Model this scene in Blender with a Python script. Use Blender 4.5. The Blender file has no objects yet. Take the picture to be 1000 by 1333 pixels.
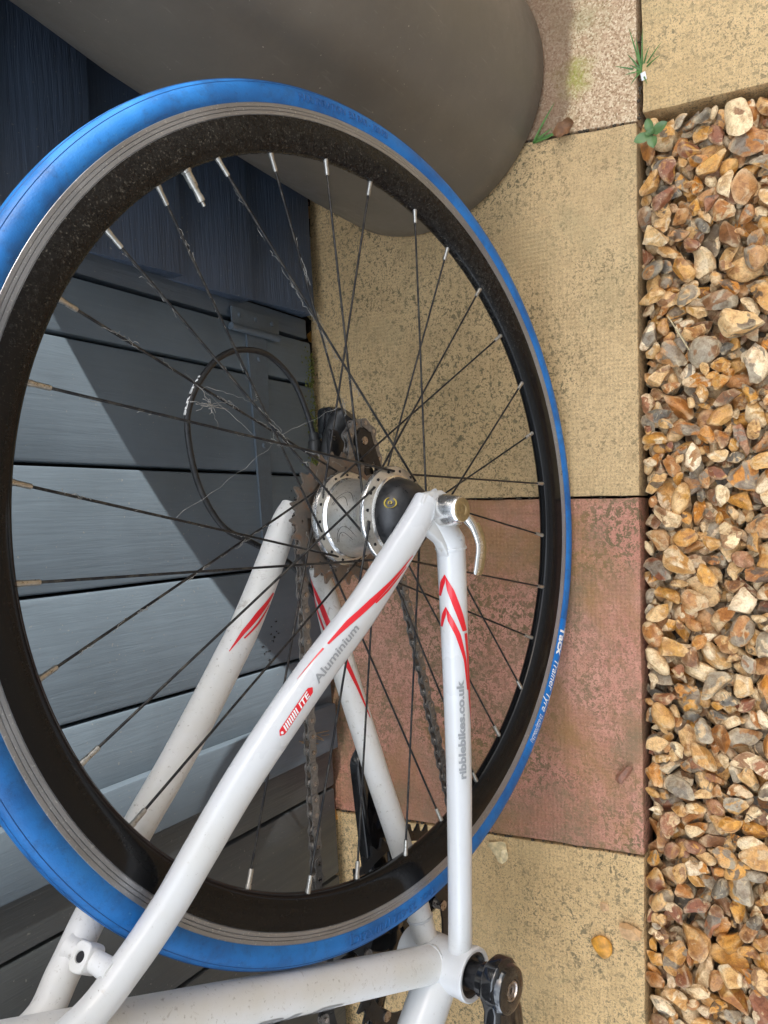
import bpy, bmesh, math, random
import numpy as np
from mathutils import Vector, Matrix, noise as mnoise
R = math.radians
random.seed(7); rng = np.random.default_rng(7)
scene = bpy.context.scene
COL = scene.collection

# ------------------------------------------------------------------ camera, sky, sun, exposure
CAM_LOC = (-0.0088035, -0.2034216, 0.8633614)
CAM_M = ((-0.0137517, -0.9998686, -0.0085885), (-0.8548958, 0.0073019, 0.5187483), (-0.5186174, 0.0144759, -0.8548839))
cam = bpy.data.cameras.new('camera'); cam_o = bpy.data.objects.new('camera', cam); COL.objects.link(cam_o)
cam.sensor_fit = 'VERTICAL'; cam.sensor_height = 36.0; cam.lens = 1027.4 / 1333 * 36.0
cam.clip_start = 0.01; cam.clip_end = 500
m = Matrix.Identity(4)
for r in range(3):
    m[r][0] = CAM_M[r][0]; m[r][1] = -CAM_M[r][1]; m[r][2] = -CAM_M[r][2]; m[r][3] = CAM_LOC[r]
cam_o.matrix_world = m
scene.camera = cam_o

SUN_AZ, SUN_EL = 22.0, 36.0
sd = Vector((math.cos(R(SUN_AZ)) * math.cos(R(SUN_EL)), -math.sin(R(SUN_AZ)) * math.cos(R(SUN_EL)), math.sin(R(SUN_EL))))
world = bpy.data.worlds.new('World'); scene.world = world; world.use_nodes = True
wn = world.node_tree; wn.nodes.clear()
wo = wn.nodes.new('ShaderNodeOutputWorld'); bg = wn.nodes.new('ShaderNodeBackground'); sky = wn.nodes.new('ShaderNodeTexSky')
sky.sky_type = 'NISHITA'; sky.sun_disc = False; sky.sun_elevation = R(SUN_EL); sky.sun_rotation = math.atan2(sd.x, sd.y)
sky.air_density = 1.0; sky.dust_density = 3.0; sky.ozone_density = 1.0
# broken white cloud over the blue
wt = wn.nodes.new('ShaderNodeTexCoord'); cn = wn.nodes.new('ShaderNodeTexNoise'); cn.inputs['Scale'].default_value = 2.2; cn.inputs['Detail'].default_value = 6
cr = wn.nodes.new('ShaderNodeValToRGB'); cr.color_ramp.elements[0].position = 0.36; cr.color_ramp.elements[1].position = 0.56
cmx = wn.nodes.new('ShaderNodeMix'); cmx.data_type = 'RGBA'
wn.links.new(wt.outputs['Generated'], cn.inputs['Vector']); wn.links.new(cn.outputs['Fac'], cr.inputs['Fac'])
wn.links.new(cr.outputs['Color'], cmx.inputs[0]); wn.links.new(sky.outputs[0], cmx.inputs[6]); cmx.inputs[7].default_value = (8.3, 9.1, 10.2, 1)
wn.links.new(cmx.outputs[2], bg.inputs['Color']); wn.links.new(bg.outputs[0], wo.inputs[0])
bg.inputs['Strength'].default_value = 0.12
sl = bpy.data.lights.new('sun', 'SUN'); sl.energy = 2.5; sl.angle = R(0.5); sl.color = (1.0, 0.95, 0.88)
so = bpy.data.objects.new('sun', sl); COL.objects.link(so); so.rotation_euler = sd.to_track_quat('Z', 'Y').to_euler(); so.location = (3, -1.5, 4)
scene.view_settings.view_transform = 'Standard'; scene.view_settings.look = 'None'
scene.view_settings.gamma = 1.0; scene.view_settings.exposure = 2.0
scene.view_settings.use_curve_mapping = False

# ------------------------------------------------------------------ node helpers
class NT:
    def __init__(s, name, rough=0.6, metal=0.0, spec=0.5):
        s.m = bpy.data.materials.new(name); s.m.use_nodes = True
        s.t = s.m.node_tree; s.t.nodes.clear()
        s.out = s.t.nodes.new('ShaderNodeOutputMaterial'); s.b = s.t.nodes.new('ShaderNodeBsdfPrincipled')
        s.t.links.new(s.b.outputs[0], s.out.inputs[0])
        s.b.inputs['Roughness'].default_value = rough; s.b.inputs['Metallic'].default_value = metal
        s.b.inputs['Specular IOR Level'].default_value = spec
        s.tc = s.t.nodes.new('ShaderNodeTexCoord'); s.oi = s.t.nodes.new('ShaderNodeObjectInfo')
    def L(s, a, b): s.t.links.new(a, b)
    def put(s, inp, v):
        if isinstance(v, (int, float)): inp.default_value = v
        elif isinstance(v, (tuple, list)): inp.default_value = tuple(v) + ((1,) if len(v) == 3 and len(inp.default_value) == 4 else ())
        else: s.L(v, inp)
    def coord(s, scale=(1, 1, 1), rot=(0, 0, 0), per_object=True, space='Object'):
        mp = s.t.nodes.new('ShaderNodeMapping'); mp.inputs['Scale'].default_value = scale; mp.inputs['Rotation'].default_value = rot
        s.L(s.tc.outputs[space], mp.inputs['Vector'])
        if per_object:
            v = s.t.nodes.new('ShaderNodeVectorMath'); v.operation = 'SCALE'; v.inputs[0].default_value = (37.1, 51.7, 23.3)
            s.L(s.oi.outputs['Random'], v.inputs['Scale']); s.L(v.outputs[0], mp.inputs['Location'])
        return mp.outputs[0]
    def noise(s, vec, scale, detail=4, rough=0.55, dist=0.0):
        n = s.t.nodes.new('ShaderNodeTexNoise'); n.inputs['Scale'].default_value = scale; n.inputs['Detail'].default_value = detail
        n.inputs['Roughness'].default_value = rough; n.inputs['Distortion'].default_value = dist; s.L(vec, n.inputs['Vector']); return n.outputs['Fac']
    def voro(s, vec, scale, feat='F1', out='Distance', rnd=1.0):
        n = s.t.nodes.new('ShaderNodeTexVoronoi'); n.feature = feat; n.inputs['Scale'].default_value = scale; n.inputs['Randomness'].default_value = rnd
        s.L(vec, n.inputs['Vector']); return n.outputs[out]
    def ramp(s, f, stops, interp='LINEAR'):
        n = s.t.nodes.new('ShaderNodeValToRGB'); n.color_ramp.interpolation = interp; e = n.color_ramp.elements
        while len(e) < len(stops): e.new(0.5)
        for k, (p, c) in zip(e, stops):
            k.position = p
            if isinstance(c, (int, float)): c = (c, c, c)
            k.color = tuple(c) + (1,)
        s.L(f, n.inputs['Fac']); return n.outputs['Color']
    def math(s, op, a, b=0.0, clamp=False):
        n = s.t.nodes.new('ShaderNodeMath'); n.operation = op; n.use_clamp = clamp; s.put(n.inputs[0], a); s.put(n.inputs[1], b); return n.outputs[0]
    def mix(s, f, a, b, mode='MIX'):
        n = s.t.nodes.new('ShaderNodeMix'); n.data_type = 'RGBA'; n.blend_type = mode; s.put(n.inputs[0], f); s.put(n.inputs[6], a); s.put(n.inputs[7], b); return n.outputs[2]
    def sep(s, vec):
        n = s.t.nodes.new('ShaderNodeSeparateXYZ'); s.L(vec, n.inputs[0]); return n.outputs
    def color(s, v): s.put(s.b.inputs['Base Color'], v); return s
    def rough(s, v): s.put(s.b.inputs['Roughness'], v); return s
    def bump(s, h, dist, strength=1.0):
        n = s.t.nodes.new('ShaderNodeBump'); n.inputs['Distance'].default_value = dist; n.inputs['Strength'].default_value = strength
        s.L(h, n.inputs['Height'])
        if s.b.inputs['Normal'].is_linked: s.L(s.b.inputs['Normal'].links[0].from_socket, n.inputs['Normal'])
        s.L(n.outputs[0], s.b.inputs['Normal']); return s

MAT = {}
def simple(name, col, rough=0.5, metal=0.0, var=0.0, scale=60, coat=0.0, bump=0.0, spec=0.5):
    n = NT(name, rough, metal, spec); v = n.coord()
    if var:
        f = n.noise(v, scale, 5, 0.65)
        n.color(n.ramp(f, [(0.3, tuple(c * (1 - var) for c in col)), (0.7, tuple(min(1, c * (1 + var)) for c in col))]))
        n.rough(n.ramp(f, [(0.3, max(0.02, rough - 0.12)), (0.7, min(1, rough + 0.12))]))
    else: n.color(col)
    if bump: n.bump(n.noise(v, scale * 4, 4), bump)
    if coat: n.b.inputs['Coat Weight'].default_value = coat; n.b.inputs['Coat Roughness'].default_value = 0.06
    MAT[name] = n.m; return n

def build_materials():
    # white enamel with dust specks, scuffs and grime
    n = NT('white_paint', 0.28); v = n.coord((1, 1, 1), per_object=True)
    big = n.noise(v, 14, 5, 0.6); sp = n.noise(v, 420, 3, 0.6); sp2 = n.noise(v, 150, 5, 0.7)
    base = n.mix(n.ramp(big, [(0.45, 0.0), (0.75, 0.55)]), (0.61, 0.615, 0.62), (0.56, 0.54, 0.49))
    spot = n.math('MULTIPLY', n.ramp(sp, [(0.66, 0.0), (0.74, 0.9)]), n.ramp(big, [(0.46, 0.02), (0.70, 0.9)]))
    base = n.mix(spot, base, (0.24, 0.215, 0.18))
    gr = n.math('MULTIPLY', n.ramp(sp2, [(0.60, 0.0), (0.78, 0.65)]), n.ramp(big, [(0.5, 0.0), (0.66, 1.0)]))
    n.color(n.mix(gr, base, (0.34, 0.29, 0.22))); n.rough(n.ramp(big, [(0.3, 0.22), (0.7, 0.42)]))
    n.b.inputs['Coat Weight'].default_value = 0.35; n.b.inputs['Coat Roughness'].default_value = 0.1
    n.bump(n.noise(v, 60, 3), 0.0004, 0.35); MAT['white'] = n.m
    # heavily dusty version for the far stays
    n = NT('white_paint_grimy', 0.42); v = n.coord((1, 1, 1))
    big = n.noise(v, 22, 5, 0.6); sp = n.noise(v, 330, 5, 0.7); st = n.noise(n.coord((1, 1, 1)), 75, 6, 0.75, 1.2)
    base = n.mix(n.ramp(big, [(0.35, 0.0), (0.7, 0.7)]), (0.72, 0.715, 0.705), (0.64, 0.61, 0.54))
    base = n.mix(n.ramp(sp, [(0.60, 0.0), (0.70, 0.75)]), base, (0.33, 0.30, 0.25))
    n.color(n.mix(n.ramp(st, [(0.60, 0.0), (0.74, 0.7)]), base, (0.27, 0.21, 0.15)))
    n.bump(n.noise(v, 60, 3), 0.0004, 0.4); MAT['white_grimy'] = n.m
    simple('red_decal', (0.68, 0.012, 0.022), 0.3, coat=0.2)
    simple('grey_decal', (0.29, 0.295, 0.30), 0.35)
    simple('white_print', (0.82, 0.82, 0.80), 0.5, var=0.12, scale=700)
    # blue trainer rubber
    n = NT('blue_rubber', 0.48); v = n.coord()
    f = n.noise(v, 26, 5, 0.6); f2 = n.noise(v, 300, 4, 0.7)
    c = n.ramp(f, [(0.32, (0.006, 0.098, 0.31)), (0.55, (0.010, 0.153, 0.455)), (0.8, (0.030, 0.195, 0.50))])
    c = n.mix(n.ramp(f2, [(0.60, 0.0), (0.78, 0.5)]), c, (0.012, 0.06, 0.17))
    gr = n.noise(v, 75, 6, 0.7); c = n.mix(n.ramp(gr, [(0.50, 0.0), (0.72, 0.65)]), c, (0.012, 0.060, 0.165))
    sc = n.noise(v, 240, 4, 0.6); c = n.mix(n.ramp(sc, [(0.66, 0.0), (0.74, 0.5)]), c, (0.10, 0.30, 0.55))
    n.color(c); n.rough(n.ramp(f, [(0.3, 0.46), (0.7, 0.66)])); n.bump(n.noise(v, 900, 3), 0.0003, 0.5); n.bump(gr, 0.0006, 0.4); MAT['blue'] = n.m
    simple('blue_label', (0.0, 0.155, 0.50), 0.36)
    simple('blue_emboss', (0.004, 0.085, 0.270), 0.42)
    simple('blue_dark', (0.008, 0.075, 0.24), 0.5)
    # black anodised rim with a film of dust
    n = NT('black_rim', 0.2, 0.0, 0.22); v = n.coord(per_object=False)
    big = n.noise(v, 7, 4, 0.6); sp = n.noise(v, 700, 3, 0.6); sp2 = n.noise(v, 230, 4, 0.7)
    up = n.math('ADD', n.math('MULTIPLY', n.sep(n.tc.outputs['Object'])[2], 0.25), n.math('MULTIPLY', n.sep(n.tc.outputs['Object'])[0], -2.2))
    amt = n.math('MULTIPLY', n.ramp(n.math('ADD', up, n.math('MULTIPLY', big, 0.9)), [(0.62, 0.03), (1.20, 0.62)]), n.ramp(sp2, [(0.40, 0.12), (0.68, 1.0)]))
    speck = n.math('MULTIPLY', amt, n.ramp(sp, [(0.57, 0.02), (0.68, 1.0)]))
    n.color(n.mix(speck, (0.007, 0.007, 0.0075), (0.30, 0.27, 0.22))); n.rough(n.ramp(amt, [(0.0, 0.12), (0.5, 0.45)])); MAT['rim_black'] = n.m
    # machined brake track
    n = NT('brake_track', 0.34, 0.7); v = n.coord(per_object=False)
    f = n.noise(v, 18, 4, 0.6); sp = n.noise(v, 500, 3, 0.6)
    n.color(n.mix(n.ramp(sp, [(0.62, 0.0), (0.74, 0.6)]), n.ramp(f, [(0.3, (0.245, 0.245, 0.25)), (0.7, (0.34, 0.34, 0.35))]), (0.75, 0.74, 0.72)))
    n.rough(n.ramp(f, [(0.3, 0.26), (0.7, 0.42)])); MAT['track'] = n.m
    simple('dark_groove', (0.03, 0.03, 0.035), 0.5)
    n = NT('spoke_black', 0.38, 0.6); v = n.coord()
    f = n.noise(v, 130, 5, 0.7); n.color(n.ramp(f, [(0.46, (0.02, 0.02, 0.022)), (0.72, (0.095, 0.085, 0.07))])); MAT['spoke'] = n.m
    simple('nipple_silver', (0.46, 0.44, 0.40), 0.35, 0.9, var=0.25, scale=500)
    n = NT('dirty_alloy', 0.32, 0.85); v = n.coord()
    f = n.noise(v, 45, 5, 0.65); sp = n.noise(v, 420, 4, 0.7)
    c = n.ramp(f, [(0.3, (0.66, 0.64, 0.60)), (0.6, (0.55, 0.51, 0.44)), (0.8, (0.36, 0.31, 0.24))])
    n.color(n.mix(n.ramp(sp, [(0.58, 0.0), (0.72, 0.8)]), c, (0.17, 0.12, 0.08))); n.rough(n.ramp(f, [(0.3, 0.25), (0.7, 0.55)])); MAT['alloy'] = n.m
    simple('polished_alloy', (0.70, 0.69, 0.67), 0.22, 0.95, var=0.08, scale=150)
    simple('brass_dust', (0.27, 0.19, 0.085), 0.55, 0.4, var=0.3, scale=350)
    n = NT('rusty_steel', 0.55, 0.55); v = n.coord()
    f = n.noise(v, 110, 6, 0.7); g = n.noise(v, 500, 3)
    n.color(n.ramp(f, [(0.30, (0.15, 0.135, 0.12)), (0.56, (0.215, 0.17, 0.135)), (0.66, (0.27, 0.150, 0.090)), (0.82, (0.36, 0.17, 0.08))])); n.bump(g, 0.0003, 0.6); MAT['rust'] = n.m
    simple('chain_steel', (0.215, 0.20, 0.185), 0.4, 0.55, var=0.35, scale=300)
    simple('chain_pin', (0.40, 0.35, 0.31), 0.3, 0.9, var=0.3, scale=300)
    simple('dark_steel', (0.035, 0.03, 0.027), 0.5, 0.5, var=0.5, scale=260)
    simple('black_gloss', (0.010, 0.010, 0.011), 0.13, var=0.4, scale=90, coat=0.5)
    simple('black_satin', (0.014, 0.014, 0.015), 0.36, var=0.5, scale=240)
    simple('black_plastic', (0.020, 0.020, 0.020), 0.42, var=0.5, scale=200)
    simple('gold_print', (0.45, 0.33, 0.05), 0.5)
    # painted softwood: grain along Z (planks) and along X (cladding)
    def paint(name, col, axis, amp, hi=1.25, rough=0.45, knots=True):
        n = NT(name, rough); sc = {'z': (1, 1, 0.055), 'x': (0.055, 1, 1)}[axis]
        v = n.coord(sc); w = n.coord((1, 1, 1))
        g = n.noise(v, 210, 5, 0.62, 0.35); gw = n.noise(v, 60, 4, 0.6, 1.5); b = n.noise(w, 9, 4, 0.6)
        c = n.ramp(b, [(0.3, tuple(x * 0.86 for x in col)), (0.7, tuple(x * 1.12 for x in col))])
        c = n.mix(n.ramp(g, [(0.55, 0.0), (0.80, 0.16)]), c, tuple(x * hi for x in col))
        sp = n.noise(w, 330, 2, 0.5); c = n.mix(n.ramp(sp, [(0.715, 0.0), (0.74, 0.75)]), c, (0.20, 0.20, 0.185))
        n.color(c); n.rough(n.ramp(gw, [(0.3, rough - 0.08), (0.7, rough + 0.12)]))
        n.bump(n.math('ADD', n.math('MULTIPLY', g, 0.7), n.math('MULTIPLY', gw, 0.6)), amp)
        MAT[name] = n.m; return n
    paint('door_paint_shaded', (0.062, 0.069, 0.073), 'z', 0.0011)  # door paint greyed and darkened to put the second leaf's shade into its colour
    paint('door_paint', (0.098, 0.128, 0.157), 'z', 0.0006)
    paint('cladding_paint', (0.047, 0.068, 0.106), 'x', 0.0020, 2.1, 0.38)  # darker copy of door paint: planter shade and grain glints put into the colour
    paint('trim_paint', (0.068, 0.090, 0.118), 'z', 0.0010)
    simple('hinge_paint', (0.080, 0.100, 0.120), 0.55, var=0.18, scale=150, bump=0.0003)
    simple('gap_dark', (0.010, 0.010, 0.012), 0.8)
    simple('bare_wood', (0.30, 0.20, 0.10), 0.8, var=0.4, scale=140)
    # pot
    n = NT('pot_plastic', 0.36); v = n.coord()
    f = n.noise(v, 5, 4, 0.55); s1 = n.noise(n.coord((1, 1, 0.12), (0.5, 0.3, 0.7)), 240, 3, 0.6); s2 = n.noise(v, 320, 2)
    c = n.ramp(f, [(0.3, (0.124, 0.108, 0.088)), (0.7, (0.152, 0.134, 0.110))])
    s3 = n.noise(n.coord((0.09, 1, 1), (0.2, 0.9, 0.4)), 300, 3, 0.6); c = n.mix(n.ramp(s1, [(0.65, 0.0), (0.74, 0.45)]), c, (0.24, 0.215, 0.185)); c = n.mix(n.ramp(s3, [(0.68, 0.0), (0.75, 0.4)]), c, (0.24, 0.215, 0.185)); du = n.noise(v, 22, 6, 0.75); c = n.mix(n.ramp(du, [(0.45, 0.0), (0.75, 0.35)]), c, (0.20, 0.17, 0.135)); c = n.mix(n.ramp(s2, [(0.745, 0.0), (0.77, 0.8)]), c, (0.45, 0.40, 0.33))
    n.color(c); n.rough(n.ramp(n.noise(v, 40, 5, 0.7), [(0.3, 0.33), (0.7, 0.47)])); n.bump(n.noise(v, 9, 3), 0.002, 0.25); MAT['pot'] = n.m
    # paving
    def slab(name, base, dark, light, spot_amt=0.5):
        n = NT(name, 0.85, 0, 0.3); v = n.coord(space='Object'); raw = n.tc.outputs['Object']
        b = n.noise(v, 4.5, 5, 0.6); f = n.noise(v, 60, 6, 0.7); fine = n.noise(v, 420, 4, 0.7)
        c = n.ramp(b, [(0.3, tuple(x * 0.86 for x in base)), (0.7, light)])
        c = n.mix(n.ramp(f, [(0.35, 0.35), (0.55, 0.0)]), c, tuple(x * 0.62 for x in base))
        c = n.mix(n.ramp(fine, [(0.34, 0.55), (0.50, 0.0)]), c, tuple(x * 0.45 for x in base))
        # green-grey lichen blotches, thick in patches
        patch = n.noise(v, 7.5, 4, 0.6); li = n.noise(v, 175, 5, 0.66, 0.4)
        lt = 0.505 if name == 'slab_red' else 0.55
        lf = n.math('MULTIPLY', n.ramp(li, [(lt, 0.0), (lt + 0.04, 1.0)]), n.ramp(patch, [(0.36, 0.08), (0.58, 1.0)]))
        li2 = n.noise(v, 420, 3, 0.6); lf2 = n.math('MULTIPLY', n.ramp(li2, [(0.545, 0.0), (0.60, 1.0)]), n.ramp(patch, [(0.28, 0.35), (0.55, 1.0)]))
        c = n.mix(n.math('MULTIPLY', lf, spot_amt), c, dark); c = n.mix(n.math('MULTIPLY', lf2, spot_amt * 0.8), c, tuple(x * 0.8 for x in dark))
        if name == 'slab_red':
            st = n.noise(v, 6.5, 5, 0.65, 0.5); c = n.mix(n.ramp(st, [(0.46, 0.0), (0.62, 0.75)]), c, (0.31, 0.175, 0.065))
            c = n.mix(n.ramp(n.noise(v, 13, 5, 0.7), [(0.46, 0.0), (0.66, 0.75)]), c, (0.23, 0.165, 0.095))
        else:
            st = n.noise(v, 8, 5, 0.65, 0.5); c = n.mix(n.ramp(st, [(0.54, 0.0), (0.72, 0.45)]), c, (0.36, 0.29, 0.15))
            c = n.mix(n.ramp(n.noise(v, 30, 5, 0.7), [(0.56, 0.0), (0.74, 0.5)]), c, tuple(x * 0.58 for x in base))
        mp = n.coord((1, 1, 1), (0, 0, R(45)), per_object=False); s = n.sep(mp)
        k = 2 * math.pi / 0.0066
        gx = n.math('SINE', n.math('MULTIPLY', s[0], k)); gy = n.math('SINE', n.math('MULTIPLY', s[1], k))
        dim = n.math('MULTIPLY', n.ramp(n.math('MULTIPLY', gx, gy), [(0.0, 0.30), (0.30, 0.0)]), n.ramp(n.noise(v, 22, 5, 0.7), [(0.42, 0.0), (0.66, 1.0)]))
        c = n.mix(dim, c, tuple(x * 0.50 for x in base))
        c = n.mix(n.ramp(n.noise(v, 620, 3, 0.6), [(0.62, 0.0), (0.72, 0.6)]), c, light)
        n.color(c)
        gr = n.math('MULTIPLY', n.math('MULTIPLY', gx, gy), n.ramp(patch, [(0.35, 1.0), (0.7, 0.35)]))
        n.bump(gr, 0.0008, 0.5); n.bump(n.math('ADD', fine, f), 0.0016, 0.8)
        MAT[name] = n.m
    slab('slab_buff', (0.65, 0.44, 0.215), (0.155, 0.125, 0.066), (0.75, 0.53, 0.28), 0.95)
    slab('slab_red', (0.60, 0.26, 0.175), (0.165, 0.125, 0.062), (0.68, 0.36, 0.26), 1.0)
    slab('slab_gold', (0.76, 0.515, 0.245), (0.185, 0.15, 0.085), (0.82, 0.58, 0.30), 0.9)
    # exposed-aggregate pale pink slab with a wet brown stain round the pot
    n = NT('slab_pink', 0.8, 0, 0.35); v = n.coord(per_object=False); s = n.sep(n.tc.outputs['Object'])
    sp = n.voro(v, 560, 'F1', 'Color'); g = n.noise(v, 10, 4, 0.6); f = n.noise(v, 300, 4, 0.7)
    c = n.ramp(n.sep(sp)[0], [(0.0, (0.31, 0.19, 0.10)), (0.35, (0.52, 0.34, 0.205)), (0.7, (0.63, 0.46, 0.29)), (1.0, (0.76, 0.62, 0.42))])
    c = n.mix(n.ramp(g, [(0.52, 0.0), (0.72, 0.55)]), c, (0.24, 0.24, 0.09))
    mx = n.math('SUBTRACT', s[0], 0.462); my = n.math('SUBTRACT', s[1], 0.068); mr = n.math('SQRT', n.math('ADD', n.math('MULTIPLY', mx, mx), n.math('MULTIPLY', my, my)))
    c = n.mix(n.math('MULTIPLY', n.ramp(n.math('ADD', mr, n.math('MULTIPLY', n.noise(v, 45, 4, 0.6), 0.05)), [(0.030, 0.85), (0.052, 0.0)]), n.ramp(f, [(0.35, 0.3), (0.6, 1.0)])), c, (0.30, 0.31, 0.04))
    dx = n.math('SUBTRACT', s[0], 0.484); dy = n.math('SUBTRACT', s[1], 0.26)
    rr = n.math('SQRT', n.math('ADD', n.math('MULTIPLY', dx, dx), n.math('MULTIPLY', dy, dy)))
    wet = n.ramp(n.math('ADD', rr, n.math('MULTIPLY', n.noise(v, 14, 3, 0.5), 0.075)), [(0.225, 1.0), (0.236, 0.0)])
    c = n.mix(n.math('MULTIPLY', wet, 0.72), c, (0.15, 0.085, 0.052)); n.color(c); n.bump(f, 0.002, 0.8); MAT['slab_pink'] = n.m
    # stones
    def stone(name, rnd_from):
        n = NT(name, 0.5, 0, 0.45); v = n.coord((0.0118,) * 3, per_object=True) if rnd_from == 'object' else n.coord(per_object=False)
        if rnd_from == 'object': rv = n.oi.outputs['Random']
        else:
            a = n.t.nodes.new('ShaderNodeAttribute'); a.attribute_name = 'rnd'; rv = a.outputs['Fac']
        cols = [(0.0, (0.50, 0.30, 0.115)), (0.09, (0.36, 0.165, 0.050)), (0.18, (0.56, 0.385, 0.19)), (0.27, (0.47, 0.215, 0.040)), (0.36, (0.20, 0.105, 0.056)),
                (0.42, (0.68, 0.585, 0.43)), (0.51, (0.40, 0.225, 0.10)), (0.58, (0.30, 0.285, 0.26)), (0.64, (0.54, 0.30, 0.075)), (0.73, (0.74, 0.68, 0.58)),
                (0.80, (0.22, 0.09, 0.052)), (0.85, (0.115, 0.115, 0.115)), (0.89, (0.60, 0.44, 0.25)), (0.96, (0.30, 0.145, 0.085))]
        c = n.ramp(rv, cols, 'CONSTANT')
        r2 = n.math('FRACT', n.math('MULTIPLY', rv, 17.31)); c2 = n.ramp(r2, [(p, q) for p, q in zip([0, .14, .28, .42, .56, .7, .85], [(0.50, 0.40, 0.27), (0.30, 0.15, 0.05), (0.10, 0.08, 0.065), (0.46, 0.27, 0.08), (0.62, 0.55, 0.44), (0.22, 0.11, 0.05), (0.20, 0.19, 0.18)])], 'CONSTANT')
        c = n.mix(1.0, c, (1.38, 1.20, 0.92), 'MULTIPLY'); c2 = n.mix(1.0, c2, (1.42, 1.24, 0.96), 'MULTIPLY')
        big = n.noise(v, 55, 3, 0.5, 1.2); med = n.noise(v, 170, 5, 0.65, 0.6); fine = n.noise(v, 800, 5, 0.7); vein = n.noise(v, 95, 4, 0.6, 2.0)
        c = n.mix(n.ramp(big, [(0.52, 0.0), (0.56, 0.92)]), c, c2)
        c = n.mix(n.ramp(med, [(0.36, 0.75), (0.56, 0.0)]), c, n.mix(1.0, c, (0.50, 0.36, 0.24), 'MULTIPLY'))
        c = n.mix(n.ramp(vein, [(0.60, 0.0), (0.68, 0.6)]), c, (0.66, 0.50, 0.28))
        ge = n.t.nodes.new('ShaderNodeNewGeometry')
        c = n.mix(n.math('MULTIPLY', n.ramp(ge.outputs['Pointiness'], [(0.52, 0.0), (0.60, 0.75)]), n.ramp(med, [(0.35, 0.2), (0.6, 1.0)])), c, (0.72, 0.56, 0.34))
        c = n.mix(n.ramp(fine, [(0.35, 0.5), (0.52, 0.0)]), c, n.mix(1.0, c, (0.45, 0.38, 0.32), 'MULTIPLY'))
        n.color(c); n.rough(n.ramp(med, [(0.3, 0.34), (0.7, 0.66)])); n.bump(med, 0.0016, 0.8); n.bump(fine, 0.0004, 0.6); MAT[name] = n.m
    stone('stone_single', 'object'); stone('stone_mass', 'attr')
    for nm, cc in (('pebble_cream', (0.86, 0.68, 0.38)), ('pebble_brown', (0.30, 0.13, 0.075)), ('pebble_orange', (0.72, 0.33, 0.04)), ('pebble_tan', (0.62, 0.37, 0.17)), ('pebble_white', (0.66, 0.60, 0.50))):
        n = NT(nm, 0.5); v = n.coord((0.0118,) * 3); n.color(n.ramp(n.noise(v, 140, 4, 0.6), [(0.35, tuple(x * 0.6 for x in cc)), (0.6, cc), (0.8, tuple(min(1, x * 1.3) for x in cc))])); n.bump(n.noise(v, 300, 4), 0.0008, 0.7); MAT[nm] = n.m
    n = NT('soil', 0.95, 0, 0.2); v = n.coord(per_object=False); f = n.noise(v, 130, 6, 0.75)
    n.color(n.ramp(f, [(0.3, (0.018, 0.013, 0.010)), (0.7, (0.065, 0.045, 0.032))])); n.bump(f, 0.006, 0.9); MAT['soil'] = n.m
    n = NT('grit', 0.9, 0, 0.25); v = n.coord(per_object=False); vc = n.voro(v, 110, 'F1', 'Color'); vd = n.voro(v, 110)
    c = n.ramp(n.sep(vc)[0], [(0.0, (0.30, 0.17, 0.07)), (0.3, (0.42, 0.28, 0.14)), (0.6, (0.24, 0.20, 0.16)), (1.0, (0.52, 0.42, 0.28))])
    n.color(n.mix(n.ramp(vd, [(0.35, 0.0), (0.75, 0.9)]), c, (0.045, 0.030, 0.020))); n.bump(vd, 0.006, -0.8); MAT['grit'] = n.m
    simple('joint_dirt', (0.060, 0.045, 0.028), 0.95, var=0.6, scale=260)
    simple('moss', (0.10, 0.11, 0.018), 0.9, var=0.5, scale=300, bump=0.001)
    simple('grass_blade', (0.085, 0.185, 0.040), 0.5, var=0.35, scale=60)
    simple('leaf_green', (0.105, 0.185, 0.062), 0.45, var=0.25, scale=120)
    simple('dry_leaf', (0.22, 0.105, 0.045), 0.6, var=0.4, scale=120)
    simple('straw', (0.52, 0.42, 0.24), 0.7, var=0.2, scale=200)
    simple('cobweb', (0.27, 0.26, 0.24), 0.9)
    simple('house_render', (0.52, 0.49, 0.44), 0.85, var=0.1, scale=6, bump=0.002)
    simple('roof_tile', (0.14, 0.075, 0.055), 0.8, var=0.25, scale=8)
    simple('window_frame', (0.75, 0.75, 0.73), 0.4)
    simple('window_glass', (0.03, 0.035, 0.04), 0.05, spec=0.8)
    simple('roof_felt', (0.05, 0.05, 0.052), 0.9, var=0.2, scale=20)
build_materials()

# ------------------------------------------------------------------ mesh helpers
def mesh_obj(name, verts, faces, mat, parent=None, smooth=False, sharp=None, mats=None, midx=None):
    me = bpy.data.meshes.new(name); me.from_pydata([tuple(v) for v in verts], [], [tuple(f) for f in faces]); me.update()
    return link_mesh(name, me, mat, parent, smooth, sharp, mats, midx)
def link_mesh(name, me, mat, parent=None, smooth=False, sharp=None, mats=None, midx=None):
    for mm in (mats or [mat]): me.materials.append(MAT[mm])
    if midx is not None: me.polygons.foreach_set('material_index', midx)
    if smooth:
        me.polygons.foreach_set('use_smooth', [True] * len(me.polygons))
        if sharp: me.set_sharp_from_angle(angle=R(sharp))
    o = bpy.data.objects.new(name, me); COL.objects.link(o)
    if parent: o.parent = parent
    return o
def bm_obj(name, bm, mat, parent=None, smooth=False, sharp=None, mats=None):
    bmesh.ops.recalc_face_normals(bm, faces=bm.faces[:])
    me = bpy.data.meshes.new(name); bm.to_mesh(me); bm.free(); return link_mesh(name, me, mat, parent, smooth, sharp, mats)
def copy_of(o, parent=None, loc=None):
    c = o.copy(); COL.objects.link(c)
    if parent is not None: c.parent = parent
    if loc is not None: c.location = loc
    return c
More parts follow.
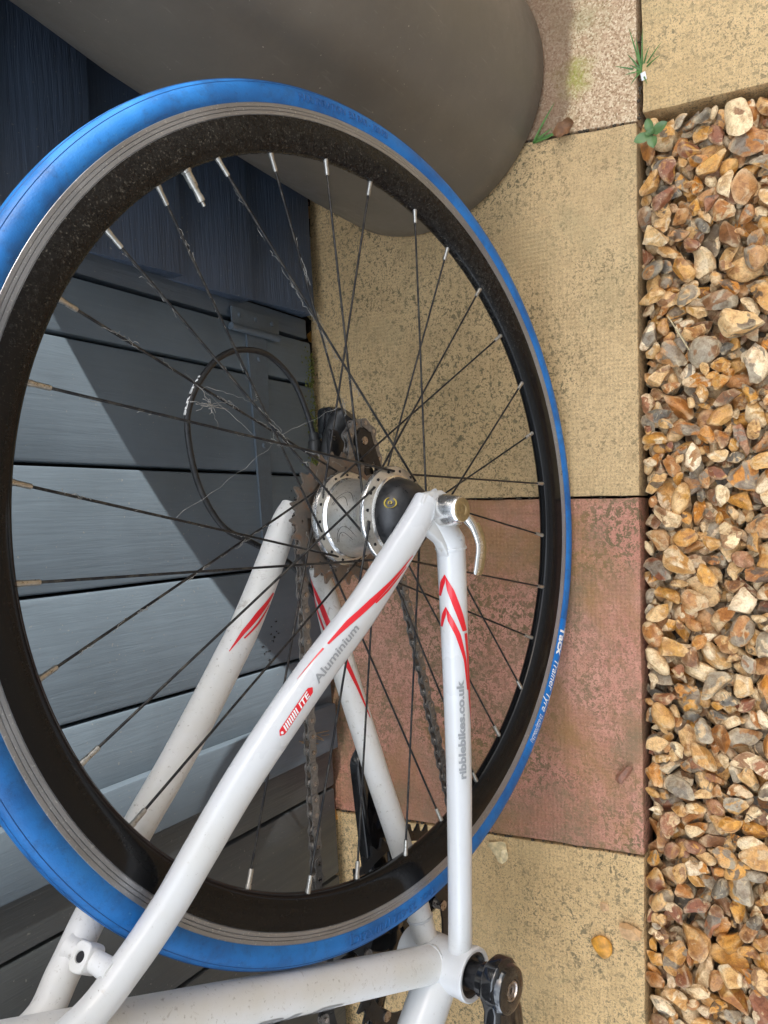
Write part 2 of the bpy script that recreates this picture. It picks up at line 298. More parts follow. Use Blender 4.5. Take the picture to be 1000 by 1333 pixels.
def tag(o, label=None, cat=None, group=None, kind=None):
    if label: o['label'] = label
    if cat: o['category'] = cat
    if group: o['group'] = group
    if kind: o['kind'] = kind
    return o
def empty(name, loc=(0, 0, 0)):
    o = bpy.data.objects.new(name, None); o.empty_display_size = 0.05; COL.objects.link(o); o.location = loc; return o
def bm_box(bm, c, s, bevel=0.0, seg=2, mat3=None):
    r = bmesh.ops.create_cube(bm, size=1.0); vs = r['verts']
    for v in vs: v.co = Vector((v.co.x * s[0], v.co.y * s[1], v.co.z * s[2]))
    if bevel:
        es = list({e for v in vs for e in v.link_edges})
        rb = bmesh.ops.bevel(bm, geom=es, offset=bevel, segments=seg, affect='EDGES', profile=0.5); vs = list({v for f in rb['faces'] for v in f.verts} | {v for v in vs if v.is_valid})
    for v in vs:
        if mat3: v.co = mat3 @ v.co
        v.co += Vector(c)
    return vs
def box(name, c, s, mat, parent=None, bevel=0.002):
    bm = bmesh.new(); bm_box(bm, c, s, bevel); return bm_obj(name, bm, mat, parent, True, 40)

def catmull(pts, n):
    """resample rows (position and radii) through a Catmull-Rom spline"""
    P = np.array(pts, float); P = np.vstack([2 * P[0] - P[1], P, 2 * P[-1] - P[-2]]); out = []
    segs = len(P) - 3; per = max(1, n // segs)
    for i in range(segs):
        p0, p1, p2, p3 = P[i:i + 4]
        for t in np.linspace(0, 1, per, endpoint=False):
            out.append(0.5 * ((2 * p1) + (-p0 + p2) * t + (2 * p0 - 5 * p1 + 4 * p2 - p3) * t * t + (-p0 + 3 * p1 - 3 * p2 + p3) * t ** 3))
    out.append(P[-2]); return np.array(out)
class Tube:
    """a swept tube; rows of pts: x, y, z, ra (across ref), rb (perpendicular)"""
    def __init__(s, pts, n=40, ref=(0, 1, 0), spline=True):
        s.p = catmull(pts, n) if spline else np.array(pts, float); s.c = s.p[:, :3]; s.ra = s.p[:, 3]; s.rb = s.p[:, 4]
        T = np.gradient(s.c, axis=0); T /= np.linalg.norm(T, axis=1)[:, None]
        Nn = np.array(ref, float)[None] - (T @ np.array(ref, float))[:, None] * T; Nn /= np.linalg.norm(Nn, axis=1)[:, None]
        s.T, s.N, s.B = T, Nn, np.cross(T, Nn)
        d = np.r_[0, np.cumsum(np.linalg.norm(np.diff(s.c, axis=0), axis=1))]; s.len = d[-1]; s.d = d
    def at(s, dist, th, off=0.0):
        g = lambda A: np.array([np.interp(dist, s.d, A[:, k]) for k in range(3)])
        ra, rb = np.interp(dist, s.d, s.ra) + off, np.interp(dist, s.d, s.rb) + off
        return g(s.c) + g(s.N) * ra * math.cos(th) + g(s.B) * rb * math.sin(th)
    sq = 1.0
    def add(s, V, F, seg=20, cap=True, round_ends=(False, False)):
        b = len(V); n = len(s.c)
        for i in range(n):
            for k in range(seg):
                a = 2 * math.pi * k / seg; ca, sa = math.cos(a), math.sin(a); ca = math.copysign(abs(ca) ** s.sq, ca); sa = math.copysign(abs(sa) ** s.sq, sa); V.append(s.c[i] + s.N[i] * s.ra[i] * ca + s.B[i] * s.rb[i] * sa)
        for i in range(n - 1):
            for k in range(seg):
                k2 = (k + 1) % seg; F.append((b + i * seg + k, b + i * seg + k2, b + (i + 1) * seg + k2, b + (i + 1) * seg + k))
        if cap: F.append(tuple(b + k for k in reversed(range(seg)))); F.append(tuple(b + (n - 1) * seg + k for k in range(seg)))
    def obj(s, name, mat, parent=None, seg=20, cap=True):
        V, F = [], []; s.add(V, F, seg, cap); return mesh_obj(name, V, F, mat, parent, True, 50)
def rod(V, F, a, b, r, seg=8, r2=None):
    Tube([(*a, r, r), (*b, r2 or r, r2 or r)], ref=(0.31, 0.87, 0.38), spline=False).add(V, F, seg)
def lathe(prof, seg=64, center=(0, 0, 0), axis='y'):
    """prof rows (radius, along axis); revolve round the axle (bike y)"""
    V, F = [], []; n = len(prof)
    for k in range(seg):
        a = 2 * math.pi * k / seg
        for r, l in prof:
            if axis == 'y': V.append((center[0] + r * math.cos(a), center[1] + l, center[2] + r * math.sin(a)))
            else: V.append((center[0] + r * math.cos(a), center[1] + r * math.sin(a), center[2] + l))
    for k in range(seg):
        k2 = (k + 1) % seg
        for i in range(n - 1): F.append((k * n + i, k * n + i + 1, k2 * n + i + 1, k2 * n + i))
    return V, F
def lathe_obj(name, prof, mat, parent, seg=64, center=(0, 0, 0), axis='y', sharp=35):
    V, F = lathe(prof, seg, center, axis); bm = bmesh.new(); me = bpy.data.meshes.new(name); me.from_pydata(V, [], F); bm.from_mesh(me); bpy.data.meshes.remove(me)
    bmesh.ops.remove_doubles(bm, verts=bm.verts[:], dist=1e-6); return bm_obj(name, bm, mat, parent, True, sharp)
def plate(name, outline, holes, y0, y1, mat, parent, bevel=0.0):
    """flat plate in the bike's x-z plane between y0 and y1, with holes"""
    bm = bmesh.new()
    def loop(pts):
        vs = [bm.verts.new((p[0], y0, p[1])) for p in pts]; return [bm.edges.new((vs[i], vs[(i + 1) % len(vs)])) for i in range(len(vs))]
    es = loop(outline)
    for h in holes: es += loop(h)
    r = bmesh.ops.triangle_fill(bm, use_beauty=True, use_dissolve=False, edges=es)
    fs = [g for g in r['geom'] if isinstance(g, bmesh.types.BMFace)]
    ex = bmesh.ops.extrude_face_region(bm, geom=fs)
    for v in ex['geom']:
        if isinstance(v, bmesh.types.BMVert): v.co.y = y1
    return bm_obj(name, bm, mat, parent, True, 30)
def circle(cx, cz, r, n=24): return [(cx + r * math.cos(2 * math.pi * k / n), cz + r * math.sin(2 * math.pi * k / n)) for k in range(n)]

def text_obj(name, body, mapper, mat, parent, width=None, height=1.0, bold=0.0, extrude=0.0, shear=0.0, spacing=1.0):
    """text laid out flat (u along, v up, normalised), then every vertex carried onto a surface by mapper(u, v, h)"""
    cu = bpy.data.curves.new(name, 'FONT'); cu.body = body; cu.size = 1.0; cu.offset = bold; cu.shear = shear; cu.extrude = extrude; cu.space_character = spacing; cu.resolution_u = 3
    t = bpy.data.objects.new(name, cu); COL.objects.link(t); bpy.context.view_layer.update()
    me = bpy.data.meshes.new_from_object(t.evaluated_get(bpy.context.evaluated_depsgraph_get())); bpy.data.objects.remove(t); bpy.data.curves.remove(cu)
    bm = bmesh.new(); bm.from_mesh(me); bpy.data.meshes.remove(me)
    bmesh.ops.remove_doubles(bm, verts=bm.verts[:], dist=1e-5)
    xs = [v.co.x for v in bm.verts]; x0, x1 = min(xs), max(xs)
    ys = [v.co.y for v in bm.verts]; y0, y1 = min(ys), max(ys)
    for q_ in np.arange(y0 + 0.09, y1, 0.09): bmesh.ops.bisect_plane(bm, geom=bm.verts[:] + bm.edges[:] + bm.faces[:], plane_co=(0, q_, 0), plane_no=(0, 1, 0))
    for q_ in np.arange(x0 + 0.2, x1, 0.2): bmesh.ops.bisect_plane(bm, geom=bm.verts[:] + bm.edges[:] + bm.faces[:], plane_co=(q_, 0, 0), plane_no=(1, 0, 0))
    for v in bm.verts: v.co = Vector(mapper((v.co.x - x0) / (x1 - x0), v.co.y, v.co.z))
    bm.normal_update(); me = bpy.data.meshes.new(name); bm.to_mesh(me); bm.free()
    return link_mesh(name, me, mat, parent)

# ------------------------------------------------------------------ ground, paving
GRAV_Z = 0.0008
ground = tag(box('ground', (0, 0, -0.31), (120, 120, 0.5), 'soil', bevel=0.0), kind='structure')
paving = empty('paving', (0, 0, 0)); tag(paving, kind='structure')
SLAB_Y = 0.433
def slab(corners, mat, thick=0.045, gap=0.0013):
    c = np.array(corners, float); m0 = c.mean(0); d = c - m0; c = m0 + d * (1 - gap / np.abs(d).mean(0))
    bm = bmesh.new(); n = 10; o = m0 if mat != 'slab_pink' else np.zeros(2)
    top = [bm.verts.new((p[0] - o[0], p[1] - o[1], 0)) for p in c]; bot = [bm.verts.new((p[0] - o[0], p[1] - o[1], -thick)) for p in c]
    bm.faces.new(top); bm.faces.new(bot[::-1])
    for i in range(4): bm.faces.new((top[i], bot[i], bot[(i + 1) % 4], top[(i + 1) % 4]))
    bmesh.ops.bevel(bm, geom=bm.edges[:], offset=0.0018, segments=2, affect='EDGES', profile=0.6)
    # a slightly chipped arris
    bmesh.ops.subdivide_edges(bm, edges=[e for e in bm.edges if e.calc_length() > 0.05], cuts=28, use_grid_fill=True)
    for v in bm.verts:
        if v.co.z > -0.02:
            e = mnoise.noise(Vector((v.co.x * 40 + m0[0] * 9, v.co.y * 40, 3.1))) * 0.0010 + mnoise.noise(Vector((v.co.x * 130, v.co.y * 130 + m0[0] * 5, 1.1))) * 0.0006
            inside = min(abs(v.co.x + o[0] - m0[0]), 9)
            if v.co.z < -0.0001: v.co.x += e; v.co.y += e; v.co.z += e * 0.5
    s = bm_obj('paving_slab', bm, mat, paving, True, 40); s.location = (o[0], o[1], random.uniform(-0.0008, 0.0)); return s
J1 = ((0.396, -0.002), (0.430, SLAB_Y)); J2 = ((-0.0035, 0.0), (-0.002, SLAB_Y)); J3 = ((-0.390, -0.001), (-0.418, SLAB_Y))
slab([J2[0], J1[0], J1[1], J2[1]], 'slab_buff'); slab([J3[0], J2[0], J2[1], J3[1]], 'slab_red')
slab([(-0.79, 0.0), J3[0], J3[1], (-0.83, SLAB_Y)], 'slab_gold')
slab([J1[0], (0.800, -0.004), (0.84, SLAB_Y), J1[1]], 'slab_pink')
slab([(0.392, -0.42), (0.80, -0.42), (0.806, -0.0055), (0.402, -0.0055)], 'slab_gold')
slab([(-1.19, 0.0), (-0.79, 0.0), (-0.83, SLAB_Y), (-1.23, SLAB_Y)], 'slab_red')
slab([(0.800, -0.004), (1.2, -0.004), (1.24, SLAB_Y), (0.84, SLAB_Y)], 'slab_buff')
slab([(0.80, -0.42), (1.2, -0.42), (1.206, -0.009), (0.806, -0.009)], 'slab_red')

# ------------------------------------------------------------------ shed: doors, trim, cladding
K = 0.055
def wy(x, off=0.0): return 0.41 + K * x - off          # front face of the door planks
WA = math.atan(K)
shed = empty('shed', (0.2, wy(0.2), 0)); tag(shed, 'dark blue-grey painted timber shed with boarded double doors behind the bicycle', 'shed')
SM = Matrix.Translation((0.2, wy(0.2), 0)) @ Matrix.Rotation(WA, 4, 'Z'); shed.matrix_world = SM
# shed local: x along the wall (0 at world x=.2), y into the shed, z up
def sx(wx): return (wx - 0.2) / math.cos(WA)
def wood_board(name, x0, x1, z0, z1, y0, y1, mat, parent, bevel=0.0025, wob=0.0006, taper=None):
    bm = bmesh.new(); cx, cz = (x0 + x1) / 2, (z0 + z1) / 2
    bm_box(bm, (0, (y0 + y1) / 2, 0), (x1 - x0, abs(y1 - y0), z1 - z0), bevel, 2)
    L = max(x1 - x0, z1 - z0); ax = 0 if x1 - x0 > z1 - z0 else 2
    bmesh.ops.subdivide_edges(bm, edges=[e for e in bm.edges if abs((e.verts[0].co - e.verts[1].co)[ax]) > L * 0.8], cuts=14)
    sd_ = random.random() * 50
    for v in bm.verts:
        q = v.co[ax] * 9 + sd_
        v.co[2 - ax] += wob * mnoise.noise(Vector((q, (v.co[2 - ax] > 0) * 3.7, 0.4)))
        v.co.y += wob * mnoise.noise(Vector((q, 8.2, 0.4)))
        if taper and v.co.y < (y0 + y1) / 2: v.co.y += taper * (v.co.z + (z1 - z0) / 2) / (z1 - z0)
    o = bm_obj(name, bm, mat, parent, True, 40); o.location = (cx, 0, cz); return o
Z0D, Z1D = 0.013, 1.86
def door_leaf(joints, mat, yoff=0.0, z0=Z0D):
    d = wood_board('door', joints[0] + 0.004, joints[-1] - 0.004, z0 + 0.01, Z1D - 0.01, 0.021 + yoff, 0.040 + yoff, 'gap_dark', shed)
    for a, b in zip(joints[:-1], joints[1:]):
        p = wood_board('plank', a + 0.0016, b - 0.0016, z0 + random.uniform(-0.002, 0.003), Z1D, yoff, 0.020 + yoff, mat, None, 0.0035)
        p.parent = d; p.location = p.location - d.location
    return d
jw = [-0.277, -0.2005, -0.0835, 0.0315, 0.1505, 0.2095]
door1 = door_leaf([sx(x) for x in jw], 'door_paint')
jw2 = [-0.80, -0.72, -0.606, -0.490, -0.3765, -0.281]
door2 = door_leaf([sx(x) for x in jw2], 'door_paint_shaded', 0.002, 0.018)
# cover strip closing the two leaves
st = wood_board('cover_strip', sx(-0.322), sx(-0.2645), 0.026, Z1D, -0.0145, -0.0005, 'door_paint', None, 0.002, 0.0010); st.parent = door2; st.location -= door2.location
# split, peeling end of the cover strip and the plank ends
for k in range(7):
    V, F = [], []; zx = 0.03 + 0.004 * k; x = sx(-0.292 + random.uniform(-0.008, 0.008))
    rod(V, F, (x - 0.006, -0.0150, zx + random.uniform(0, 0.03)), (x + random.uniform(-0.004, 0.006), -0.0150, zx + random.uniform(0.03, 0.07)), random.uniform(0.0003, 0.0006), 5)
    o = mesh_obj('peeling_paint', V, F, 'bare_wood', None); o.parent = door2; o.location = -door2.location
# door post, header, far post
post = wood_board('door_post', sx(0.2125), sx(0.2385), 0.020, 1.92, 0.002, 0.055, 'trim_paint', shed, 0.002)
wood_board('door_post', sx(-0.865), sx(-0.805), 0.020, 1.92, 0.0, 0.055, 'trim_paint', shed, 0.002)
wood_board('door_header', sx(-0.865), sx(0.2385), 1.865, 1.94, -0.004, 0.001, 'trim_paint', shed, 0.002)
# feather-edge cladding, each board lapping the one below
edges = [0.024] + [0.146 + 0.1108 * k for k in range(17)]
ends = [0.2300, 0.2335, 0.2355, 0.2345]
for k in range(len(edges) - 1):
    xe = ends[k] if k < 4 else 0.2345 + random.uniform(-0.003, 0.003)
    top = edges[k + 1] + 0.022
    wood_board('cladding_board', sx(xe) if k else sx(0.2405), 1.55, edges[k], top, -0.0165, 0.006, 'cladding_paint', shed, 0.0018, 0.0010, 0.0205)
    if edges[k] > 0.1 and k % 4 == 1: pass
for k in range(len(edges) - 1):
    wood_board('cladding_board', -2.3, sx(-0.868), edges[k], edges[k + 1] + 0.022, -0.0165, 0.006, 'cladding_paint', shed, 0.0018, 0.0010, 0.0205)
wood_board('inner_wall', -2.28, 1.54, 0.02, 1.95, 0.056, 0.075, 'gap_dark', shed)
for xw in (-2.30, 1.53):
    wood_board('side_wall', xw, xw + 0.02, 0.02, 1.95, 0.078, 1.8, 'cladding_paint', shed)
wood_board('back_wall', -2.3, 1.55, 0.02, 1.95, 1.803, 1.82, 'cladding_paint', shed)
rf = wood_board('shed_roof', -2.4, 1.65, 1.953, 1.985, -0.03, 1.9, 'roof_felt', shed)
# nail heads and small chips on the cladding ends
def disc_screw(wx, z, r, parent, mat='hinge_paint', y=-0.0002, name='screw', cross=True):
    bm = bmesh.new(); bmesh.ops.create_cone(bm, cap_ends=True, segments=14, radius1=r, radius2=r * 0.72, depth=0.0016, matrix=Matrix.Translation((0, -0.0008, 0)) @ Matrix.Rotation(R(90), 4, 'X'))
    if cross:
        for a in (0.4, 0.4 + math.pi / 2): bm_box(bm, (0, -0.0017, 0), (r * 1.1, 0.0005, r * 0.28), 0, 1, Matrix.Rotation(a, 3, 'Y'))
    o = bm_obj(name, bm, mat, None, True, 35); o.parent = parent; o.location = Vector((sx(wx), y, z)) - parent.location; return o
# T hinge: plate on the post, barrel, long strap on the door
hp = bm = None
bm = bmesh.new(); bm_box(bm, (0, 0, 0), (0.0225, 0.0022, 0.086), 0.0006)
hinge_plate = bm_obj('hinge_plate', bm, 'hinge_paint', shed, True, 40); hinge_plate.location = (sx(0.2135), -0.0018, 0.128)
for z in (0.158, 0.128, 0.098): disc_screw(0.2165, z, 0.0034, hinge_plate, 'hinge_paint', -0.0030)
V, F = [], []; rod(V, F, (0, 0, 0.0435), (0, 0, -0.0435), 0.0043, 14)
bar = mesh_obj('hinge_barrel', V, F, 'hinge_paint', None, True, 40); bar.parent = shed; bar.location = (sx(0.1995), -0.0052, 0.133)
prof = [(0.1965, 0.0185), (0.150, 0.0165), (0.05, 0.0125), (-0.08, 0.0095), (-0.10, 0.008), (-0.106, 0.004)]
V = [(sx(x), y, 0.1275 - 0.00 + s * h) for x, h in prof for s in (1, -1) for y in (-0.0024, 0.0006)]; F = []
for i in range(len(prof) - 1):
    a = i * 4; b = a + 4; F += [(a, a + 2, b + 2, b), (a, b, b + 1, a + 1), (a + 2, a + 3, b + 3, b + 2)]
strap = mesh_obj('hinge_strap', V, F + [(0, 1, 3, 2), (20, 22, 23, 21)], 'hinge_paint', None); strap.parent = door1; strap.location = -door1.location
for x in (0.169, 0.065, -0.03, -0.092): disc_screw(x, 0.1265, 0.0034, strap if False else door1, 'hinge_paint', -0.0026)
for cx_, cz_, n_ in ((-0.166, 0.128, 9), (-0.182, 0.137, 7), (-0.300, 0.085, 6), (0.005, 0.075, 3), (-0.11, 0.06, 3)):
    V, F = [], []
    for q_ in range(n_):
        x = sx(cx_) + random.gauss(0, 0.007); z = cz_ + random.gauss(0, 0.006); b = len(V); a_, c_ = random.uniform(0.0008, 0.0032), random.uniform(0.0006, 0.0018); m_ = 9; y = -0.0003 if cx_ > -0.26 else -0.0149
        for t in range(m_): ang = 2 * math.pi * t / m_; w = random.uniform(0.6, 1.15); V.append((x + c_ * w * math.cos(ang), y - 0.00025, z + a_ * w * math.sin(ang)))
        V.append((x, y + 0.0006, z))
        for t in range(m_): F.append((b + t, b + (t + 1) % m_, b + m_))
    o = mesh_obj('chipped_paint', V, F, 'gap_dark', None); o.parent = door1; o.location = -door1.location; o['kind'] = 'stuff'

# moss along the door foot
V, F = [], []
ico = bmesh.new(); bmesh.ops.create_icosphere(ico, subdivisions=1, radius=1.0); iv = [v.co.copy() for v in ico.verts]; ifc = [[v.index for v in f.verts] for f in ico.faces]; ico.free()
for k in range(420):
    x = random.choice([random.gauss(0.165, 0.018), random.gauss(0.10, 0.012), random.gauss(0.055, 0.010), random.uniform(0.04, 0.19)]); x = min(0.2, max(-0.02, x))
    z = abs(random.gauss(0, 0.009)) + 0.012 + random.choice([0, 0, 0.004]); r_ = random.uniform(0.0006, 0.0019); b = len(V); y = wy(x) - random.uniform(-0.0005, 0.0009)
    for q in iv: V.append((x + q.x * r_ * random.uniform(0.7, 1.4), y + q.y * r_ * 0.7, z + q.z * r_ * random.uniform(0.7, 1.4)))
    for f in ifc: F.append([b + i for i in f])
for k in range(150):
    x = random.uniform(0.03, 0.2); y = random.uniform(0.422, 0.432); r_ = random.uniform(0.0006, 0.0017); b = len(V)
    for q in iv: V.append((x + q.x * r_, y + q.y * r_, -0.006 + q.z * r_ + random.uniform(0, 0.006)))
    for f in ifc: F.append([b + i for i in f])
tag(mesh_obj('moss', V, F, 'moss', None, True), 'yellow-green moss along the foot of the shed door', 'moss', kind='stuff')

# ------------------------------------------------------------------ unseen house added across the way, sized to shade the yard and bike
HX, HY, HZ = 7.075, -2.6, 7.0; WZ = 5.86
shadow_caster = empty('shadow_caster', (0, HY, 0)); tag(shadow_caster, 'pale rendered building added out of view to shade the yard', 'shadow_caster')
hb = box('wall', (HX - 7.5, -3.0, HZ / 2), (15.0, 6.0, HZ), 'house_render', shadow_caster, 0.01)
V = [(HX - 15.4, -6.3, HZ), (HX + 0.05, -6.3, HZ), (HX + 0.05, 0.25, HZ - 0.1), (HX - 15.4, 0.25, HZ - 0.1), (HX - 15.4, -3.0, HZ + 2.2), (HX + 0.05, -3.0, HZ + 2.2)]
mesh_obj('roof', V, [(3, 2, 5, 4), (0, 4, 5, 1), (0, 3, 4), (1, 5, 2), (0, 1, 2, 3)], 'roof_tile', shadow_caster)
box('caster_wing', (HX + 3.2, -2.5, WZ / 2), (6.38, 5.0, WZ), 'house_render', shadow_caster, 0.01)  # lower wing added, its height set to keep sun off the ground
for wx in (-5.5, -2.6, 0.4, 3.2):
    for wz in (1.4, 4.0):
        fr = box('window', (wx, 0.02, wz), (1.2, 0.05, 1.15), 'window_frame', shadow_caster, 0.005); box('pane', (0, 0.03, 0), (1.06, 0.02, 1.0), 'window_glass', fr, 0.001).location = (wx, 0, wz)
        fr.children[0].location = (0, 0, 0); fr.children[0].data.transform(Matrix.Translation((wx, 0.02, wz)))

# ------------------------------------------------------------------ planter
POT_C = (0.484, 0.26)
pot = lathe_obj('planter', [(0.0, 0.0), (0.150, 0.0), (0.157, 0.002), (0.1605, 0.006), (0.1608, 0.04), (0.1600, 0.12), (0.1575, 0.20), (0.1535, 0.30), (0.1475, 0.40), (0.1385, 0.48), (0.134, 0.53), (0.1385, 0.545), (0.145, 0.550), (0.1462, 0.556), (0.145, 0.561), (0.136, 0.562), (0.132, 0.556), (0.130, 0.50), (0.0, 0.50)], 'pot', None, 128, (0, 0, 0), 'z', 50)
pot.location = (POT_C[0], POT_C[1], 0.0); tag(pot, 'tall brown-grey plastic planter with scuffed sides standing behind the wheel', 'planter')
lathe_obj('potting_soil', [(0.0, 0.515), (0.08, 0.512), (0.1303, 0.505)], 'soil', pot, 40, (0, 0, 0), 'z')

butt = lathe_obj('shade_barrel', [(0.0, 0.0), (0.17, 0.0), (0.18, 0.02), (0.205, 0.3), (0.225, 0.65), (0.215, 1.0), (0.195, 1.26), (0.205, 1.27), (0.205, 1.31), (0.12, 1.335), (0.0, 1.34)], 'black_plastic', None, 64, (0, 0, 0), 'z', 50)  # unseen barrel added to keep sun off the cladding past the planter
butt.location = (1.30, 0.235, 0.0); tag(butt, 'black plastic barrel added out of view to shade the cladding', 'shade barrel')
for z_ in (0.3, 0.65, 1.0): lathe_obj('hoop', [(0.2 if z_ != 0.65 else 0.224, z_ - 0.012), (0.232 if z_ == 0.65 else 0.216, z_), (0.2 if z_ != 0.65 else 0.224, z_ + 0.012)], 'black_plastic', butt, 64, (0, 0, 0), 'z')

# ------------------------------------------------------------------ bicycle (x forward, y left, z up, origin at the rear tyre's contact)
WC = Vector((-0.0181785, 0.1359078, 0.3298114)); FV = Vector((-0.9992653, -0.0383249, 0)); LV = Vector((0.0377313, -0.9837883, 0.1753194)); UV = Vector((-0.0067191, 0.1751906, 0.9845116))
AX = 0.335
bike = empty('bicycle')
bm4 = Matrix.Identity(4)
for r in range(3): bm4[r][0], bm4[r][1], bm4[r][2] = FV[r], LV[r], UV[r]
o_ = WC - UV * AX
for r in range(3): bm4[r][3] = o_[r]
bike.matrix_world = bm4
tag(bike, 'white road bicycle with blue tyre leaning beside the shed, rear wheel towards the planter', 'bicycle')
WL = -0.0025                                   # the wheel sits a touch to the drive side
def P(f, u, l=0.0): return (f, l, u + AX)
def pol(r, deg, l=0.0): a = R(deg); return (-r * math.cos(a), l + WL, AX + r * math.sin(a))
C0 = (0, WL, AX)
# --- wheel
rim = lathe_obj('wheel_rim', [(0.2985, -0.0098), (0.2955, -0.0096), (0.290, -0.0086), (0.2845, -0.0066), (0.2815, -0.0042), (0.2805, -0.0015), (0.2805, 0.0015), (0.2815, 0.0042), (0.2845, 0.0066), (0.290, 0.0086), (0.2955, 0.0096), (0.3030, 0.0099)], 'rim_black', bike, 220, C0)
for s in (1, -1):
    g = lambda r, l: (r, s * l)
    prof = [g(0.3030, 0.0099)] if s > 0 else [g(0.2985, 0.0098), g(0.3030, 0.0099)]
    if s < 0: lathe_obj('rim_side', prof, 'rim_black', rim, 200, C0)
    prof = [g(0.3030, 0.0099), g(0.3033, 0.0094), g(0.3036, 0.0099), g(0.3060, 0.00985), g(0.3062, 0.0093), g(0.3065, 0.00985), g(0.3084, 0.0098), g(0.3086, 0.0093), g(0.3089, 0.0098), g(0.3112, 0.0099), g(0.3118, 0.0095), g(0.3118, 0.0070)]
    lathe_obj('brake_track', prof if s > 0 else prof[::-1], 'track', rim, 240, C0, 'y', 25)
# tyre: a torus a touch flattened on the tread, with a moulding seam
RC, RT = 0.3180, 0.0116
prof = []
for k in range(31):
    a = R(-128 + 256 * k / 30); rr = RT * (1 - 0.02 * math.exp(-(a / 0.35) ** 2)); prof.append((RC + rr * math.cos(a), rr * math.sin(a)))
tyre = lathe_obj('tyre', prof, 'blue', bike, 260, C0, 'y', 60)
for psi, wd in ((50, 0.0007), (-50, 0.0007), (24, 0.0005)):
    pf = [(RC + (RT + h) * math.cos(R(psi) + d), (RT + h) * math.sin(R(psi) + d)) for h, d in ((0.00005, -0.03), (0.00035, 0.0), (0.00005, 0.03))]
    lathe_obj('moulding_seam', pf, 'blue_dark', tyre, 260, C0, 'y', 60)
def tyre_map(deg0, deg1, psi0, hscale, off):
    """text running clockwise, glyph tops outwards, on the tyre's left wall"""
    def f(u, v, h):
        deg = deg0 + (deg1 - deg0) * u; psi = R(psi0) - v * hscale / RT; rr = RT + off + h
        return pol(RC + rr * math.cos(psi), deg, rr * math.sin(psi))
    return f
V, F = [], []
n = 46
for i in range(n + 1):
    for j in range(8):
        psi = R(124 - 78 * j / 7); deg = 248.2 - 26.4 * i / n; inset = 0.0
        if i in (0, n): inset = 0
        rr = RT + 0.00018; V.append(pol(RC + rr * math.cos(psi), deg, rr * math.sin(psi)))
for i in range(n):
    for j in range(7): F.append((i * 8 + j, (i + 1) * 8 + j, (i + 1) * 8 + j + 1, i * 8 + j + 1))
mesh_obj('tyre_label', V, F, 'blue_label', tyre, True)
text_obj('lettering', 'Tacx', tyre_map(246.6, 241.0, 112, 0.0118, 0.0004), 'white_print', tyre, bold=0.035)
text_obj('lettering', 'Trainer Tyre', tyre_map(240.0, 229.6, 112, 0.0108, 0.0004), 'white_print', tyre, bold=0.006, shear=0.15)
text_obj('lettering', '23-622(700x23c)', tyre_map(228.9, 223.2, 110, 0.0066, 0.0004), 'white_print', tyre, bold=0.004, shear=0.1)
text_obj('embossed_lettering', 'MAX. INFLATION  8.5 BAR - 120 PSI', tyre_map(371.5, 353.5, 102, 0.0078, 0.0), 'blue_emboss', tyre, bold=0.0, extrude=0.0006)
text_obj('embossed_lettering', 'Tacx  23-622 [700X23C]', tyre_map(189.5, 171.0, 104, 0.0088, 0.0), 'blue_emboss', tyre, extrude=0.0006)
# --- hub
FL, FR = 0.0300, -0.0225
hub = lathe_obj('hub', [(0.006, -0.034), (0.024, -0.033), (0.0300, -0.0300), (0.0378, -0.0255), (0.0386, -0.0240), (0.0386, -0.0215), (0.0376, -0.0196), (0.0322, -0.0172), (0.0316, -0.0150), (0.0318, -0.0120), (0.0296, -0.0020), (0.0284, 0.0060), (0.0284, 0.0140), (0.0300, 0.0205), (0.0345, 0.0245), (0.0382, 0.0262), (0.0388, 0.0278), (0.0388, 0.0290), (0.0380, 0.0304), (0.0310, 0.0334)], 'alloy', bike, 96, (0, 0, AX))
lathe_obj('flange_ring', [(0.0316, 0.0333), (0.0308, 0.0342), (0.0298, 0.0346), (0.0288, 0.0342)], 'polished_alloy', hub, 96, (0, 0, AX))
lathe_obj('flange_ring', [(0.0313, -0.0140), (0.0322, -0.0156), (0.0330, -0.0172)], 'polished_alloy', hub, 96, (0, 0, AX))
lathe_obj('flange_ring', [(0.0380, -0.0195), (0.0389, -0.0212), (0.0390, -0.0235)], 'polished_alloy', hub, 96, (0, 0, AX))
lathe_obj('flange_ring', [(0.0390, 0.0280), (0.0390, 0.0291), (0.0381, 0.0306)], 'polished_alloy', hub, 96, (0, 0, AX))
lathe_obj('hub_cap', [(0.0290, 0.0330), (0.0289, 0.0360), (0.0280, 0.0400), (0.0258, 0.0450), (0.0220, 0.0500), (0.0180, 0.0535), (0.0120, 0.0550), (0.0095, 0.0552)], 'black_satin', hub, 80, (0, 0, AX), 'y', 60)
lathe_obj('axle_nut', [(0.0102, 0.0540), (0.0105, 0.0575), (0.0092, 0.0580), (0.0092, 0.0610), (0.0075, 0.0612), (0.0, 0.0612)], 'brass_dust', hub, 32, (0, 0, AX))
